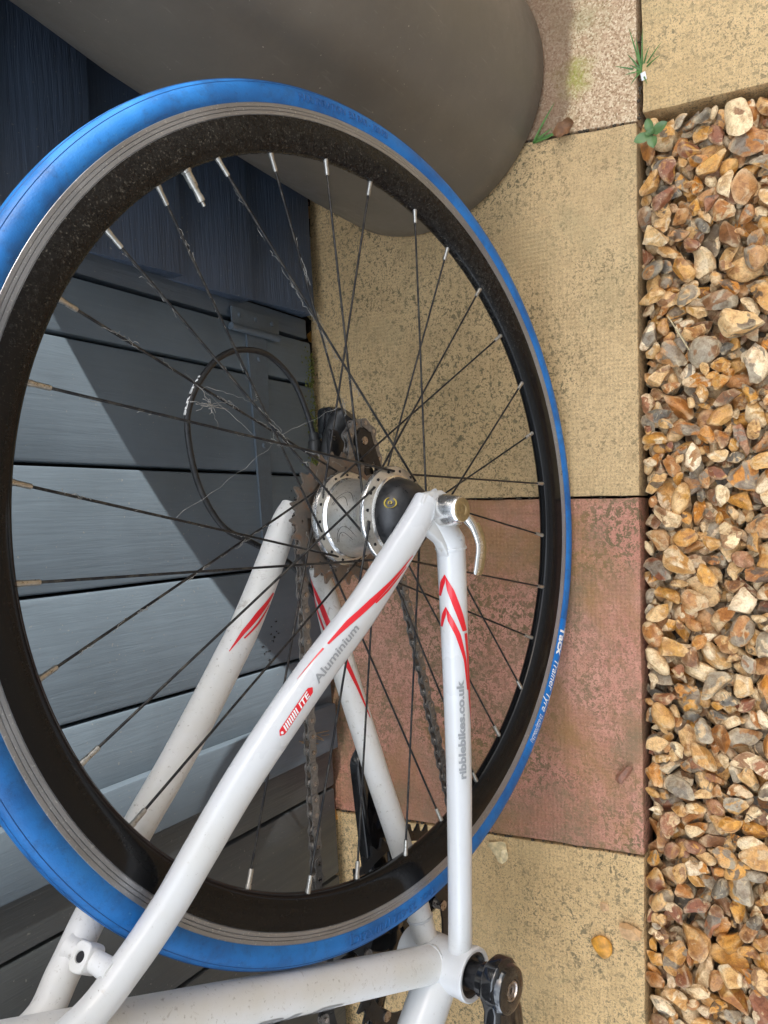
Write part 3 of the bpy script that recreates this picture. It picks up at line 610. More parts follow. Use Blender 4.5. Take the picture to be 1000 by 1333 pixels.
# ring mark and curved outline on the cap, holes in the flanges
def cap_pt(ang, t, off=0.0003):
    pr = [(0.0290, 0.0330), (0.0289, 0.0360), (0.0280, 0.0400), (0.0258, 0.0450), (0.0220, 0.0500), (0.0180, 0.0535), (0.0120, 0.0550)]
    x = t * (len(pr) - 1); i = min(int(x), len(pr) - 2); q = x - i; r_ = pr[i][0] * (1 - q) + pr[i + 1][0] * q; l = pr[i][1] * (1 - q) + pr[i + 1][1] * q
    return ((r_ + off) * math.cos(ang), l + off, AX + (r_ + off) * math.sin(ang))
def cap_ring(ang, t, rad, w, a0=0, a1=360):
    pts = []
    for k in range(25):
        a = R(a0 + (a1 - a0) * k / 24); pts.append((*cap_pt(ang + rad * math.cos(a) / 0.027, t + rad * math.sin(a) / 0.033, 0.0002), w, 0.0002))
    return Tube(pts, ref=(0, 1, 0.1), spline=False)
cap_ring(R(112), 0.50, 0.0042, 0.0009, 20, 340).obj('ring_mark', 'gold_print', hub, 6)
cap_ring(R(112), 0.50, 0.0011, 0.0009).obj('ring_mark', 'gold_print', hub, 6)
V, F = [], []; rod(V, F, (0, 0, 0), (0, 0.0006, 0), 0.0013, 10); hole0 = None
for side, l, ph0 in ((1, 0.0336, 0), (-1, -0.0168, 11.25)):
    for k in range(16):
        a = R(ph0 + 22.5 * k + 8); rr = 0.0345 if side > 0 else 0.0350; hp = (rr * math.cos(a), 0.0319 - 0.0002 if side > 0 else -0.0184 - 0.0003, AX + rr * math.sin(a))
        if hole0 is None: hole0 = mesh_obj('spoke_hole', V, F, 'gap_dark', hub, True, 40); hole0.location = hp
        else: copy_of(hole0, hub, hp)
# scrolled outline etched on the hub shell
for a0 in (62, 118):
    for sc in (1.0, 0.62):
        pts = []
        for k in range(30):
            t = k / 29; a = R(a0) + 0.42 * sc * (1 - (2 * t - 1) ** 2) - 0.15; l = -0.010 + sc * 0.021 * t + (1 - sc) * 0.004
            rr = np.interp(l, [-0.012, -0.002, 0.006, 0.015, 0.0215], [0.0318, 0.0295, 0.0283, 0.0280, 0.0288]) + 0.00012
            pts.append((rr * math.cos(a), l, AX + rr * math.sin(a), 0.00025, 0.00012))
        Tube(pts, ref=(0, 1, 0), spline=False).obj('etched_line', 'dark_steel', hub, 5)
# --- spokes: 32, three-cross
spoke_i = 0
for i in range(32):
    ph = 16.98 - 11.25 * i; left = i % 2 == 1
    sgn = -1 if i % 4 in (1, 2) else 1
    hub_ph = ph - sgn * 67.5; l = (FL + 0.0035 if (i // 2) % 2 else FL - 0.0030) if left else (FR + 0.0035 if (i // 2) % 2 else FR - 0.003)
    a = np.array(pol(0.0345, hub_ph, l - WL)); b = np.array(pol(0.2815, ph, 0.0015 if left else -0.0015)); d = (b - a) / np.linalg.norm(b - a)
    V, F = [], []; nb = b - d * 0.0125
    lf = FL if left else FR; h = np.array(pol(0.0345, hub_ph, lf - WL)); 
    Tube([(*(h - (h - a) * 0.6), 0.001, 0.001), (*a, 0.00095, 0.00095), (*(a + d * 0.02), 0.00095, 0.00095), (*((a + nb) / 2), 0.0009, 0.0009), (*nb, 0.00095, 0.00095)], ref=(0.3, 0.8, 0.52), spline=False).add(V, F, 8)
    s = mesh_obj('spoke', V, F, 'spoke', rim, True, 60)
    V, F = [], []; Tube([(*(b - d * 0.0135), 0.0014, 0.0014), (*(b - d * 0.0128), 0.0017, 0.0017), (*(b - d * 0.004), 0.0017, 0.0017), (*(b - d * 0.0035), 0.0020, 0.0020), (*(b + d * 0.002), 0.0021, 0.0021)], ref=(0.3, 0.8, 0.52), spline=False).add(V, F, 10)
    mesh_obj('nipple', V, F, 'nipple_silver', rim, True, 40)
# valve
d = Vector(pol(1, 34.2)) - Vector(pol(0, 34.2)); vb = Vector(pol(0.281, 34.2)); vv = lambda r_: tuple(Vector(pol(r_, 34.2)))
V, F = [], []
Tube([(*vv(0.2815), 0.0038, 0.0038), (*vv(0.2795), 0.0036, 0.0036), (*vv(0.2790), 0.0031, 0.0031), (*vv(0.2700), 0.0030, 0.0030), (*vv(0.2690), 0.0022, 0.0022), (*vv(0.2640), 0.0022, 0.0022), (*vv(0.2630), 0.0026, 0.0026), (*vv(0.2600), 0.0026, 0.0026), (*vv(0.2595), 0.0012, 0.0012), (*vv(0.2565), 0.0012, 0.0012)], spline=False).add(V, F, 14)
mesh_obj('valve_stem', V, F, 'nipple_silver', rim, True, 40)

# --- frame
ssl = Tube([(*P(-0.010, 0.004, 0.0640), 0.0095, 0.0100), (*P(0.006, 0.016, 0.0625), 0.0106, 0.0114), (*P(0.0245, 0.0320, 0.0598), 0.0108, 0.0120), (*P(0.0645, 0.0712, 0.0551), 0.0110, 0.0125), (*P(0.0977, 0.1090, 0.0500), 0.0112, 0.0126), (*P(0.1280, 0.1385, 0.0440), 0.0112, 0.0124), (*P(0.1607, 0.1660, 0.0360), 0.0108, 0.0117), (*P(0.1960, 0.1925, 0.0285), 0.0104, 0.0110), (*P(0.2200, 0.2110, 0.0240), 0.0100, 0.0105), (*P(0.2443, 0.2356, 0.0200), 0.0096, 0.0100), (*P(0.2642, 0.2630, 0.0170), 0.0094, 0.0096), (*P(0.2760, 0.310, 0.014), 0.0092, 0.0094), (*P(0.275, 0.385, 0.010), 0.0085, 0.0090)], 96)
seat_stay = ssl.obj('seat_stay', 'white', bike, 26)
ssr = Tube([(*P(-0.0125, 0.022, -0.0650), 0.0085, 0.0090), (*P(0.002, 0.0315, -0.0648), 0.0106, 0.0110), (*P(0.0375, 0.0525, -0.0625), 0.0110, 0.0117), (*P(0.0781, 0.0805, -0.0582), 0.0112, 0.0122), (*P(0.1039, 0.1030, -0.0543), 0.0112, 0.0123), (*P(0.1310, 0.1290, -0.0483), 0.0111, 0.0122), (*P(0.1610, 0.1605, -0.0402), 0.0107, 0.0117), (*P(0.1860, 0.1890, -0.0333), 0.0103, 0.0111), (*P(0.2090, 0.2130, -0.0275), 0.0100, 0.0106), (*P(0.2323, 0.2362, -0.0225), 0.0097, 0.0102), (*P(0.2540, 0.2540, -0.0195), 0.0096, 0.0100), (*P(0.2733, 0.2720, -0.0172), 0.0095, 0.0098), (*P(0.280, 0.315, -0.014), 0.0092, 0.0095), (*P(0.276, 0.385, -0.010), 0.0085, 0.0090)], 84)
seat_stay_r = ssr.obj('seat_stay', 'white_grimy', bike, 26)
csl = Tube([(*P(0.020, -0.0195, 0.0660), 0.0108, 0.0108), (*P(0.028, -0.0215, 0.0655), 0.0112, 0.0112), (*P(0.10, -0.0272, 0.0607), 0.0104, 0.0108), (*P(0.20, -0.0360, 0.0523), 0.0100, 0.0104), (*P(0.2673, -0.0459, 0.0420), 0.0098, 0.0102), (*P(0.325, -0.0584, 0.0300), 0.0099, 0.0102), (*P(0.3635, -0.0670, 0.0215), 0.0102, 0.0104), (*P(0.384, -0.0690, 0.0170), 0.0102, 0.0104)], 60)
chain_stay = csl.obj('chain_stay', 'white', bike, 26)
csr = Tube([(*P(0.040, -0.004, -0.0655), 0.0050, 0.0085), (*P(0.060, -0.011, -0.0650), 0.0085, 0.0100), (*P(0.085, -0.016, -0.0635), 0.0108, 0.0110), (*P(0.135, -0.026, -0.0585), 0.0110, 0.0112), (*P(0.22, -0.042, -0.0430), 0.0105, 0.0108), (*P(0.30, -0.057, -0.0270), 0.0100, 0.0105), (*P(0.380, -0.067, -0.0130), 0.0110, 0.0110)], 60)
chain_stay_r = csr.obj('chain_stay', 'white_grimy', bike, 26)
BB = (0.3850, -0.0686)
lathe_obj('bottom_bracket_shell', [(0.0178, 0.030), (0.0178, 0.0340), (0.0205, 0.0345), (0.0215, 0.0335), (0.0218, 0.030), (0.0212, 0.026), (0.0208, 0.0), (0.0212, -0.026), (0.0218, -0.030), (0.0215, -0.0335), (0.0205, -0.0345), (0.0178, -0.034), (0.0178, -0.030)], 'white', bike, 64, P(*BB))
bbo = lathe_obj('bottom_bracket_cup', [(0.0178, 0.0325), (0.0155, 0.0328), (0.0130, 0.0300), (0.0105, 0.0300), (0.0105, 0.0520), (0.0, 0.0520)], 'black_satin', bike, 40, P(*BB))
std = Vector((-0.305, 0, 0.952))
q = Vector(P(*BB)); stt = Tube([(*(q + std * 0.008), 0.0158, 0.0158), (*(q + std * 0.03), 0.0150, 0.0150), (*(q + std * 0.25), 0.0148, 0.0148), (*(q + std * 0.48), 0.0150, 0.0150)], 40)
seat_tube = stt.obj('seat_tube', 'white_grimy', bike, 30)
dtd = Vector((0.760, 0, 0.650)); HT = q + dtd * 0.66
dtb = Tube([(*(q + dtd * 0.008), 0.0185, 0.0175), (*(q + dtd * 0.05), 0.0185, 0.0180), (*(q + dtd * 0.66), 0.0185, 0.0185)], 30)
dtb.obj('down_tube', 'white', bike, 30)
# weld beads where the tubes meet the shell
def bead(name, tube, dist, r_off, parent):
    pts = []
    for k in range(41):
        th = 2 * math.pi * k / 40; c_ = tube.at(dist, th, -0.0003); w = 0.0013 + 0.0003 * math.sin(th * 11); pts.append((*c_, w, w))
    return Tube(pts, ref=tuple(tube.T[0]), spline=False).obj(name, 'white', parent, 8)
bead('weld_bead', stt, 0.0165, 0, seat_tube); bead('weld_bead', csl, 0.008, 0, chain_stay); bead('weld_bead', csr, csr.len - 0.030, 0, chain_stay_r)
# rear dropouts
def drop(sign, mat):
    l0, l1 = (0.0615, 0.0705) if sign > 0 else (-0.0690, -0.0620)
    out = [(-0.017, 0.002), (-0.015, 0.012), (-0.008, 0.017), (0.004, 0.016), (0.014, 0.010), (0.022, -0.004), (0.034, -0.012), (0.034, -0.030), (0.020, -0.030), (0.010, -0.022), (0.005, -0.017), (0.0045, -0.003), (-0.0045, -0.003), (-0.0048, -0.018), (-0.014, -0.016), (-0.0175, -0.008)]
    if sign < 0: out = [(-0.017, 0.016), (-0.010, 0.026), (0.004, 0.024), (0.016, 0.010), (0.030, 0.004), (0.060, -0.004), (0.060, -0.016), (0.020, -0.020), (0.006, -0.020), (0.0045, -0.003), (-0.0045, -0.003), (-0.006, -0.030), (-0.016, -0.034), (-0.020, -0.016)]
    bm = bmesh.new(); vs = [bm.verts.new((x, l0, z + AX)) for x, z in out]; f = bm.faces.new(vs)
    ex = bmesh.ops.extrude_face_region(bm, geom=[f])
    for v in ex['geom']:
        if isinstance(v, bmesh.types.BMVert): v.co.y = l1
    bmesh.ops.bevel(bm, geom=[e for e in bm.edges], offset=0.0016, segments=3, affect='EDGES', profile=0.5)
    return bm_obj('dropout', bm, mat, bike, True, 50)
drop(1, 'white'); drop(-1, 'white_grimy')
# cast corner joining the left stays outside the axle
crn = Tube([(*P(-0.012, 0.004, 0.0655), 0.006, 0.011), (*P(-0.002, -0.004, 0.0675), 0.0058, 0.0125), (*P(0.010, -0.013, 0.0675), 0.0070, 0.0115), (*P(0.021, -0.0195, 0.0662), 0.0108, 0.0110), (*P(0.027, -0.0212, 0.0655), 0.0116, 0.0116), (*P(0.0285, -0.0216, 0.0655), 0.0100, 0.0100)], 30)
crn.obj('dropout_socket', 'white', bike, 24)
# brake bridge with its drilled boss
BR = (0.2425, 0.2470)
V, F = [], []; Tube([(*P(0.2470, 0.2425, 0.0180), 0.0088, 0.0088), (*P(0.2455, 0.2435, 0.0110), 0.0066, 0.0066), (*P(0.2440, 0.2450, -0.0020), 0.0062, 0.0062), (*P(0.2425, 0.2465, -0.0130), 0.0070, 0.0070), (*P(0.2415, 0.2475, -0.0190), 0.0095, 0.0095)], 30, ref=(1, 0, 0)).add(V, F, 20)
bridge = mesh_obj('brake_bridge', V, F, 'white_grimy', bike, True, 50)
nrm = Vector((-0.55, 0.25, 0.80)).normalized(); latv = Vector((0.10, 1, -0.25)); latv = (latv - nrm * latv.dot(nrm)).normalized(); tang = latv.cross(nrm); bc = Vector(P(0.2440, 0.2455, -0.0045))
V, F = [], []
ring = []
for k in range(32):
    a = 2 * math.pi * k / 32; rx = 0.0082 * math.copysign(abs(math.cos(a)) ** 0.6, math.cos(a)); ry = 0.0060 * math.copysign(abs(math.sin(a)) ** 0.6, math.sin(a)); ring.append((rx, ry, a))
rows = []
for (sc, h) in ((1.0, -0.004), (1.0, 0.0078), (0.92, 0.0085)):
    rows.append([bc + tang * (x * sc) + latv * (y * sc) + nrm * h for x, y, a in ring])
for (rad, h) in ((0.0033, 0.0085), (0.0030, 0.0078), (0.0030, -0.003)):
    rows.append([bc + tang * (rad * math.cos(a)) + latv * (rad * math.sin(a)) + nrm * h for x, y, a in ring])
for row in rows: V += row
for i in range(len(rows) - 1):
    for k in range(32): F.append((i * 32 + k, i * 32 + (k + 1) % 32, (i + 1) * 32 + (k + 1) % 32, (i + 1) * 32 + k))
F.append(tuple(range((len(rows) - 1) * 32, len(rows) * 32)))
mesh_obj('brake_boss', V, F, 'white_grimy', bridge, True, 40)
V, F = [], []; rod(V, F, bc + nrm * 0.0050, bc + nrm * 0.0076, 0.00298, 16); mesh_obj('bolt_hole_shade', V, F, 'gap_dark', bridge, True, 40)  # dark disc set inside the hole to stand for its shade
# --- decals, wrapped on the tubes
def ribbon(name, tube, rows, mat, parent, off=0.00025):
    """rows: distance, theta0, theta1 (deg) across the strip"""
    rw = np.array(rows, float); ds = np.linspace(rw[0, 0], rw[-1, 0], max(12, int((rw[-1, 0] - rw[0, 0]) / 0.002)))
    V, F = [], []
    for d_ in ds:
        t0, t1 = np.interp(d_, rw[:, 0], rw[:, 1]), np.interp(d_, rw[:, 0], rw[:, 2])
        for j in range(4): V.append(tube.at(d_, R(t0 + (t1 - t0) * j / 3), off))
    for i in range(len(ds) - 1):
        for j in range(3): F.append((i * 4 + j, (i + 1) * 4 + j, (i + 1) * 4 + j + 1, i * 4 + j + 1))
    return mesh_obj(name, V, F, mat, parent, True)
def tube_text(body, tube, d0, d1, th, hgt, mat, parent, flip=False, bold=0.02, **kw):
    def f(u, v, h):
        d_ = d0 + (d1 - d0) * u; rr = np.interp(d_, tube.d, tube.ra); sg = 1 if d1 < d0 else -1
        return tube.at(d_, R(th) + sg * v * hgt / rr, 0.00045)
    return text_obj('lettering', body, f, mat, parent, bold=bold, **kw)
# left chain stay: red chevrons and the web address reading towards the dropout
ribbon('red_stripe', csl, [(0.027, 83, 84), (0.039, 48, 77), (0.057, 15, 44), (0.0715, -8, 17)], 'red_decal', chain_stay)
ribbon('red_stripe', csl, [(0.0735, -10, 8), (0.090, -23, -2), (0.125, -27, -8), (0.145, -30, -26)], 'red_decal', chain_stay)
ribbon('red_stripe', csl, [(0.027, 82, 84), (0.033, 83, 108), (0.044, 108, 128)], 'red_decal', chain_stay)
ribbon('red_stripe', csl, [(0.052, 84, 85), (0.062, 54, 80), (0.0735, 27, 50), (0.094, 1, 16), (0.118, -6, 2)], 'red_decal', chain_stay)
ribbon('red_stripe', csl, [(0.052, 84, 86), (0.058, 85, 108), (0.068, 108, 126)], 'red_decal', chain_stay)
tube_text('ribblebikes.co.uk', csl, 0.188, 0.109, 22, 0.0074, 'grey_decal', chain_stay, bold=0.045)
# left seat stay
ribbon('red_stripe', ssl, [(0.046, -24, -20), (0.072, -6, 5), (0.095, 12, 32), (0.118, 34, 53), (0.1385, 51, 58)], 'red_decal', seat_stay)
ribbon('red_stripe', ssl, [(0.056, -26, -21), (0.080, -10, -2), (0.094, 6, 11)], 'red_decal', seat_stay)
ribbon('red_stripe', ssl, [(0.1425, 54, 61), (0.168, 68, 69)], 'red_decal', seat_stay)
tube_text('Aluminium', ssl, 0.1625, 0.116, 5, 0.0066, 'grey_decal', seat_stay, bold=0.02)
ribbon('red_badge', ssl, [(0.1665, 14, 16), (0.1671, 9, 21), (0.1688, 4, 26), (0.1990, 4, 26), (0.2007, 9, 21), (0.2013, 14, 16)], 'red_decal', seat_stay)
tube_text('IIIIIIII ITE', ssl, 0.1972, 0.1705, 7, 0.0045, 'white_print', seat_stay, bold=0.025, shear=0.25)
Tube([(*ssl.at(0.1992, R(15), 0.0003), 0.0009, 0.0009), (*ssl.at(0.1992, R(15), 0.0006), 0.0009, 0.0009)], spline=False).obj('white_dot', 'white_print', seat_stay, 12)
# right seat stay (seen from inside and above)
ribbon('red_stripe', ssr, [(0.078, -38, -24), (0.100, -6, 16), (0.120, 24, 39), (0.139, 44, 47)], 'red_decal', seat_stay_r)
ribbon('red_stripe', ssr, [(0.088, -38, -30), (0.107, -14, -4), (0.124, 16, 22)], 'red_decal', seat_stay_r)
# right chain stay
ribbon('red_stripe', csr, [(0.006, 112, 126), (0.020, 82, 108), (0.035, 58, 84), (0.060, 38, 62), (0.085, 14, 36), (0.110, -4, 12), (0.140, -18, -12)], 'red_decal', chain_stay_r)
ribbon('red_stripe', csr, [(0.012, 130, 136), (0.026, 112, 130), (0.045, 90, 106), (0.060, 76, 86)], 'red_decal', chain_stay_r)
tube_text('RIBBLE', stt, 0.300, 0.132, -74, 0.014, 'grey_decal', seat_tube, bold=0.02, shear=0.3)

# --- quick release
qr = lathe_obj('quick_release', [(0.0, 0.0690), (0.0115, 0.0690), (0.0123, 0.0700), (0.0125, 0.0740), (0.0117, 0.0800), (0.0104, 0.0860), (0.0097, 0.0880), (0.0092, 0.0887), (0.0, 0.0887)], 'polished_alloy', bike, 40, P(-0.002, -0.006))
lathe_obj('release_cap', [(0.0090, 0.0886), (0.0087, 0.0897), (0.0064, 0.0902), (0.0038, 0.0900), (0.0034, 0.0894), (0.0018, 0.0896), (0.0, 0.0902)], 'brass_dust', qr, 32, P(-0.002, -0.006))
lv = Tube([(*P(0.004, -0.016, 0.0850), 0.0040, 0.0040), (*P(0.012, -0.0195, 0.0895), 0.0026, 0.0042), (*P(0.025, -0.0225, 0.0920), 0.0022, 0.0046), (*P(0.039, -0.0215, 0.0905), 0.0020, 0.0045), (*P(0.046, -0.0203, 0.0890), 0.0016, 0.0034), (*P(0.0475, -0.0200, 0.0885), 0.0006, 0.0010)], 30)
lv.obj('release_lever', 'polished_alloy', qr, 20)
Tube([(*(np.array(lv.at(d_, R(-42), -0.0004))), 0.0012, 0.0030) for d_ in np.linspace(0.008, lv.len * 0.97, 12)], spline=False).obj('lever_face', 'brass_dust', qr, 14)
V, F = [], []; rod(V, F, P(0.006, -0.019, 0.0700), P(0.006, -0.019, 0.0760), 0.0044, 16); mesh_obj('adjuster_screw', V, F, 'nipple_silver', qr, True, 40)

# --- cassette
def sprocket_outline(teeth, r_root, r_tip, n_per=6, cz=0.0, cx=0.0):
    pts = []
    for t in range(teeth):
        for k, (f_, q_) in enumerate(((0.0, 0), (0.18, 0.02), (0.34, 0.55), (0.45, 1.0), (0.55, 1.0), (0.66, 0.55), (0.82, 0.02))):
            a = 2 * math.pi * (t + f_) / teeth; r_ = r_root + (r_tip - r_root) * q_; pts.append((cx + r_ * math.cos(a), cz + r_ * math.sin(a)))
    return pts
cassette = lathe_obj('cassette', [(0.008, -0.0300), (0.0185, -0.0300), (0.0185, -0.0600), (0.010, -0.0610), (0.008, -0.061)], 'dark_steel', bike, 40, (0, 0, AX))
for k, T in enumerate((26, 23, 21, 19, 17, 15, 14, 13, 12)):
    rp = 0.00635 / math.sin(math.pi / T); out = sprocket_outline(T, rp - 0.0036, rp + 0.0030, cz=AX); holes = []
    if k == 0:
        for j in range(7):
            a0 = 2 * math.pi * j / 7 + 0.1; hole = []
            for s_ in np.linspace(0, 1, 9): hole.append((0.0375 * math.cos(a0 + 0.62 * s_), AX + 0.0375 * math.sin(a0 + 0.62 * s_)))
            for s_ in np.linspace(1, 0, 9): hole.append((0.0265 * math.cos(a0 + 0.08 + 0.46 * s_), AX + 0.0265 * math.sin(a0 + 0.08 + 0.46 * s_)))
            holes.append(hole)
        for j in range(14): holes.append(circle(0.0430 * math.cos(2 * math.pi * j / 14 + 0.2), AX + 0.0430 * math.sin(2 * math.pi * j / 14 + 0.2), 0.0012, 8))
    l = -0.0300 - 0.0037 * k
    plate('sprocket', out, holes, l, l - 0.0018, 'rust' if k < 2 else 'dark_steel', cassette)

# --- crankset
chl = -0.0455
crank = empty('crankset'); crank.parent = bike; crank.location = P(*BB)
def cr_plate(name, out, holes, y0, y1, mat, par=crank): return plate(name, out, holes, y0, y1, mat, par)
ro = 0.0063 / math.sin(math.pi / 50)
cr_plate('outer_chainring', sprocket_outline(50, ro - 0.0034, ro + 0.0032), [circle(0, 0, 0.0885, 72)], chl, chl - 0.0022, 'black_satin')
ri = 0.0063 / math.sin(math.pi / 34)
cr_plate('inner_chainring', sprocket_outline(34, ri - 0.0034, ri + 0.0032), [circle(0, 0, 0.0520, 60)], chl + 0.0075, chl + 0.0055, 'black_satin')
for j in range(5):
    a = R(180) + 2 * math.pi * j / 5
    V, F = [], []
    Tube([(0.012 * math.cos(a), chl - 0.008, 0.012 * math.sin(a), 0.004, 0.013), (0.035 * math.cos(a), chl - 0.007, 0.035 * math.sin(a), 0.004, 0.0095), (0.062 * math.cos(a), chl - 0.0035, 0.062 * math.sin(a), 0.0035, 0.0085), (0.093 * math.cos(a), chl - 0.0035, 0.093 * math.sin(a), 0.0028, 0.010)], 16).add(V, F, 16)
    o = mesh_obj('spider_arm', V, F, 'black_gloss', crank, True, 50)
    V, F = [], []; rod(V, F, (0.055 * math.cos(a), chl + 0.009, 0.055 * math.sin(a)), (0.055 * math.cos(a), chl - 0.006, 0.055 * math.sin(a)), 0.0045, 16); mesh_obj('chainring_bolt', V, F, 'chain_pin', crank, True, 40)
def crank_arm(name, sgn, l0, l1, rootx, tip, hole):
    """tapered arm in section, eye at the far end"""
    pts = []; n_ = 24
    for k in range(n_ + 1):
        t = k / n_; x = rootx + (tip - rootx) * t; w = 0.0205 * (1 - t) + 0.0175 * t
        if t < 0.12: w = 0.0205 - (0.0205 - 0.0165) * t / 0.12
        pts.append((x, l0 + (l1 - l0) * t, 0.0, 0.0085 * (1 - 0.10 * t), w))
    e = pts[-1]; sg = 1 if tip > rootx else -1
    pts += [(e[0] + sg * 0.005, e[1], 0, e[3] * 0.98, 0.0160), (e[0] + sg * 0.009, e[1], 0, e[3] * 0.95, 0.0125), (e[0] + sg * 0.0125, e[1], 0, e[3] * 0.88, 0.0085), (e[0] + sg * 0.0150, e[1], 0, e[3] * 0.78, 0.0045), (e[0] + sg * 0.0155, e[1], 0, e[3] * 0.6, 0.0015)]
    pts = [(pts[0][0] - sg * 0.022, l0, 0, 0.0050, 0.006), (pts[0][0] - sg * 0.019, l0, 0, 0.0078, 0.0130), (pts[0][0] - sg * 0.012, l0, 0, 0.0085, 0.0185)] + pts
    T_ = Tube(pts, spline=False); T_.sq = 0.5; o = T_.obj(name, 'black_gloss', crank, 32)
    if hole:
        V, F = [], []; rod(V, F, (e[0], e[1] - 0.012, 0), (e[0], e[1] + 0.0088, 0), 0.0068, 20); mesh_obj('pedal_eye', V, F, 'dark_steel', crank, True, 40)
        lathe_obj('pedal_eye_rim', [(0.0068, 0.0088), (0.0085, 0.0084), (0.0085, 0.0070)], 'polished_alloy', crank, 24, (e[0], e[1], 0))
        V, F = [], []; rod(V, F, (e[0], e[1], 0), (e[0], e[1] + 0.0090, 0), 0.0066, 20); mesh_obj('pedal_hole', V, F, 'gap_dark', crank, True, 40)
    return o
crank_arm('crank_arm', 1, -0.0600, -0.0790, 0.0, -0.1590, True)
crank_arm('crank_arm', 1, 0.0585, 0.0745, 0.0, 0.170, False)
lathe_obj('crank_boss', [(0.0120, 0.0425), (0.0135, 0.0430), (0.0138, 0.0485), (0.0175, 0.0505), (0.0200, 0.0545), (0.0203, 0.0605), (0.0195, 0.0665), (0.0178, 0.0697), (0.0150, 0.0707), (0.0086, 0.0709), (0.0082, 0.0690), (0.0, 0.0690)], 'black_gloss', crank, 48, (0, 0, 0))
lathe_obj('crank_bolt', [(0.0078, 0.0691), (0.0079, 0.0709), (0.0066, 0.0712), (0.0060, 0.0698), (0.0046, 0.0698), (0.0042, 0.0683), (0.0, 0.0683)], 'chain_pin', crank, 32, (0, 0, 0))
lathe_obj('bolt_socket', [(0.0048, 0.0701), (0.0044, 0.0705), (0.0030, 0.0702), (0.0026, 0.0690), (0.0, 0.0690)], 'rust', crank, 24, (0, 0, 0))

# --- chain: roller pins as the part, each side-plate pair a link
def arc(cx, cz, r_, a0, a1, n_):
    return [(cx + r_ * math.cos(R(a0 + (a1 - a0) * k / n_)), cz + r_ * math.sin(R(a0 + (a1 - a0) * k / n_))) for k in range(n_ + 1)]
rc = 0.0305; GP = (-0.068, -0.047); TP = (-0.006, -0.0620)
path = [(BB[0] - 0.02, BB[1] + ro * 0.985), (0.0, rc)] + arc(0, 0, rc, 90, 215, 10)[1:]
path += [(-0.0470, -0.0280)] + arc(GP[0], GP[1], 0.0165, 55, -120 + 0, 2)[:1] + arc(GP[0], GP[1], 0.0165, 60, 280, 10) + [(-0.03, -0.0745)] + arc(TP[0], TP[1], 0.0165, 235, 285, 3) + [(BB[0] - 0.045, BB[1] - ro * 0.965)]
path += arc(BB[0], BB[1], ro, 255, 450, 30)
pp = np.array(path); dd = np.r_[0, np.cumsum(np.linalg.norm(np.diff(pp, axis=0), axis=1))]; nl = int(dd[-1] / 0.0127)
pins = [np.array([np.interp(0.0127 * k, dd, pp[:, 0]), np.interp(0.0127 * k, dd, pp[:, 1])]) for k in range(nl)]
cl = lambda f_: -0.0475 + 0.002 * min(1, max(0, f_ / 0.38))
V, F = [], []
for p_ in pins:
    f_, u_ = p_; u_ -= 0.0; sag = 0.0
    rod(V, F, P(f_, u_, cl(f_) - 0.0042), P(f_, u_, cl(f_) + 0.0042), 0.0019, 10); rod(V, F, P(f_, u_, cl(f_) - 0.0014), P(f_, u_, cl(f_) + 0.0014), 0.0038, 12)
chain = mesh_obj('chain', V, F, 'chain_pin', bike, True, 40)
def link_mesh_data(name, gap, th):
    bm = bmesh.new(); half = 0.00635; out = []
    for cx, a0 in ((half, -100), (-half, 80)):
        for k in range(9): a = R(a0 + 200 * k / 8); out.append((cx + 0.0043 * math.cos(a), 0.0043 * math.sin(a)))
    out2 = []
    for k, p_ in enumerate(out): out2.append(p_)
    ring_ = out[:9] + [(0, 0.0031)] + out[9:] + [(0, -0.0031)]
    for s in (1, -1):
        vs = [bm.verts.new((x, s * gap, z)) for x, z in ring_]; f = bm.faces.new(vs); ex = bmesh.ops.extrude_face_region(bm, geom=[f])
        for v in ex['geom']:
            if isinstance(v, bmesh.types.BMVert): v.co.y += s * th
    bmesh.ops.recalc_face_normals(bm, faces=bm.faces[:]); me = bpy.data.meshes.new(name); bm.to_mesh(me); bm.free(); me.materials.append(MAT['chain_steel']); return me
lm = [link_mesh_data('outer_link', 0.0025, 0.0010), link_mesh_data('inner_link', 0.0014, 0.0009)]
for k in range(nl - 1):
    a_, b_ = pins[k], pins[k + 1]; mid = (a_ + b_) / 2; o = bpy.data.objects.new('chain_link', lm[k % 2]); COL.objects.link(o); o.parent = chain
    o.location = P(mid[0], mid[1], cl(mid[0])); dv = b_ - a_; o.rotation_euler = (0, -math.atan2(dv[1], dv[0]), random.uniform(-0.02, 0.02))

# --- rear derailleur
der = Tube([(*P(-0.004, -0.018, -0.0680), 0.0050, 0.0095), (*P(-0.010, -0.034, -0.0715), 0.0075, 0.0115), (*P(-0.030, -0.040, -0.0790), 0.0100, 0.0125), (*P(-0.060, -0.044, -0.0800), 0.0105, 0.0130), (*P(-0.086, -0.049, -0.0720), 0.0100, 0.0140), (*P(-0.094, -0.052, -0.0640), 0.0070, 0.0110)], 40)
derailleur = der.obj('rear_derailleur', 'black_plastic', bike, 20)
box('derailleur_knuckle', P(-0.088, -0.050, -0.0840), (0.030, 0.020, 0.024), 'black_gloss', derailleur, 0.005)
box('parallelogram_plate', P(-0.060, -0.038, -0.0700), (0.040, 0.006, 0.018), 'black_satin', derailleur, 0.002)
for cc in (GP, TP):
    pw = plate('jockey_wheel', sprocket_outline(11, 0.0125, 0.0185, cz=AX + cc[1], cx=cc[0]), [circle(cc[0], AX + cc[1], 0.0032, 12)], -0.0490, -0.0455, 'black_satin', derailleur)
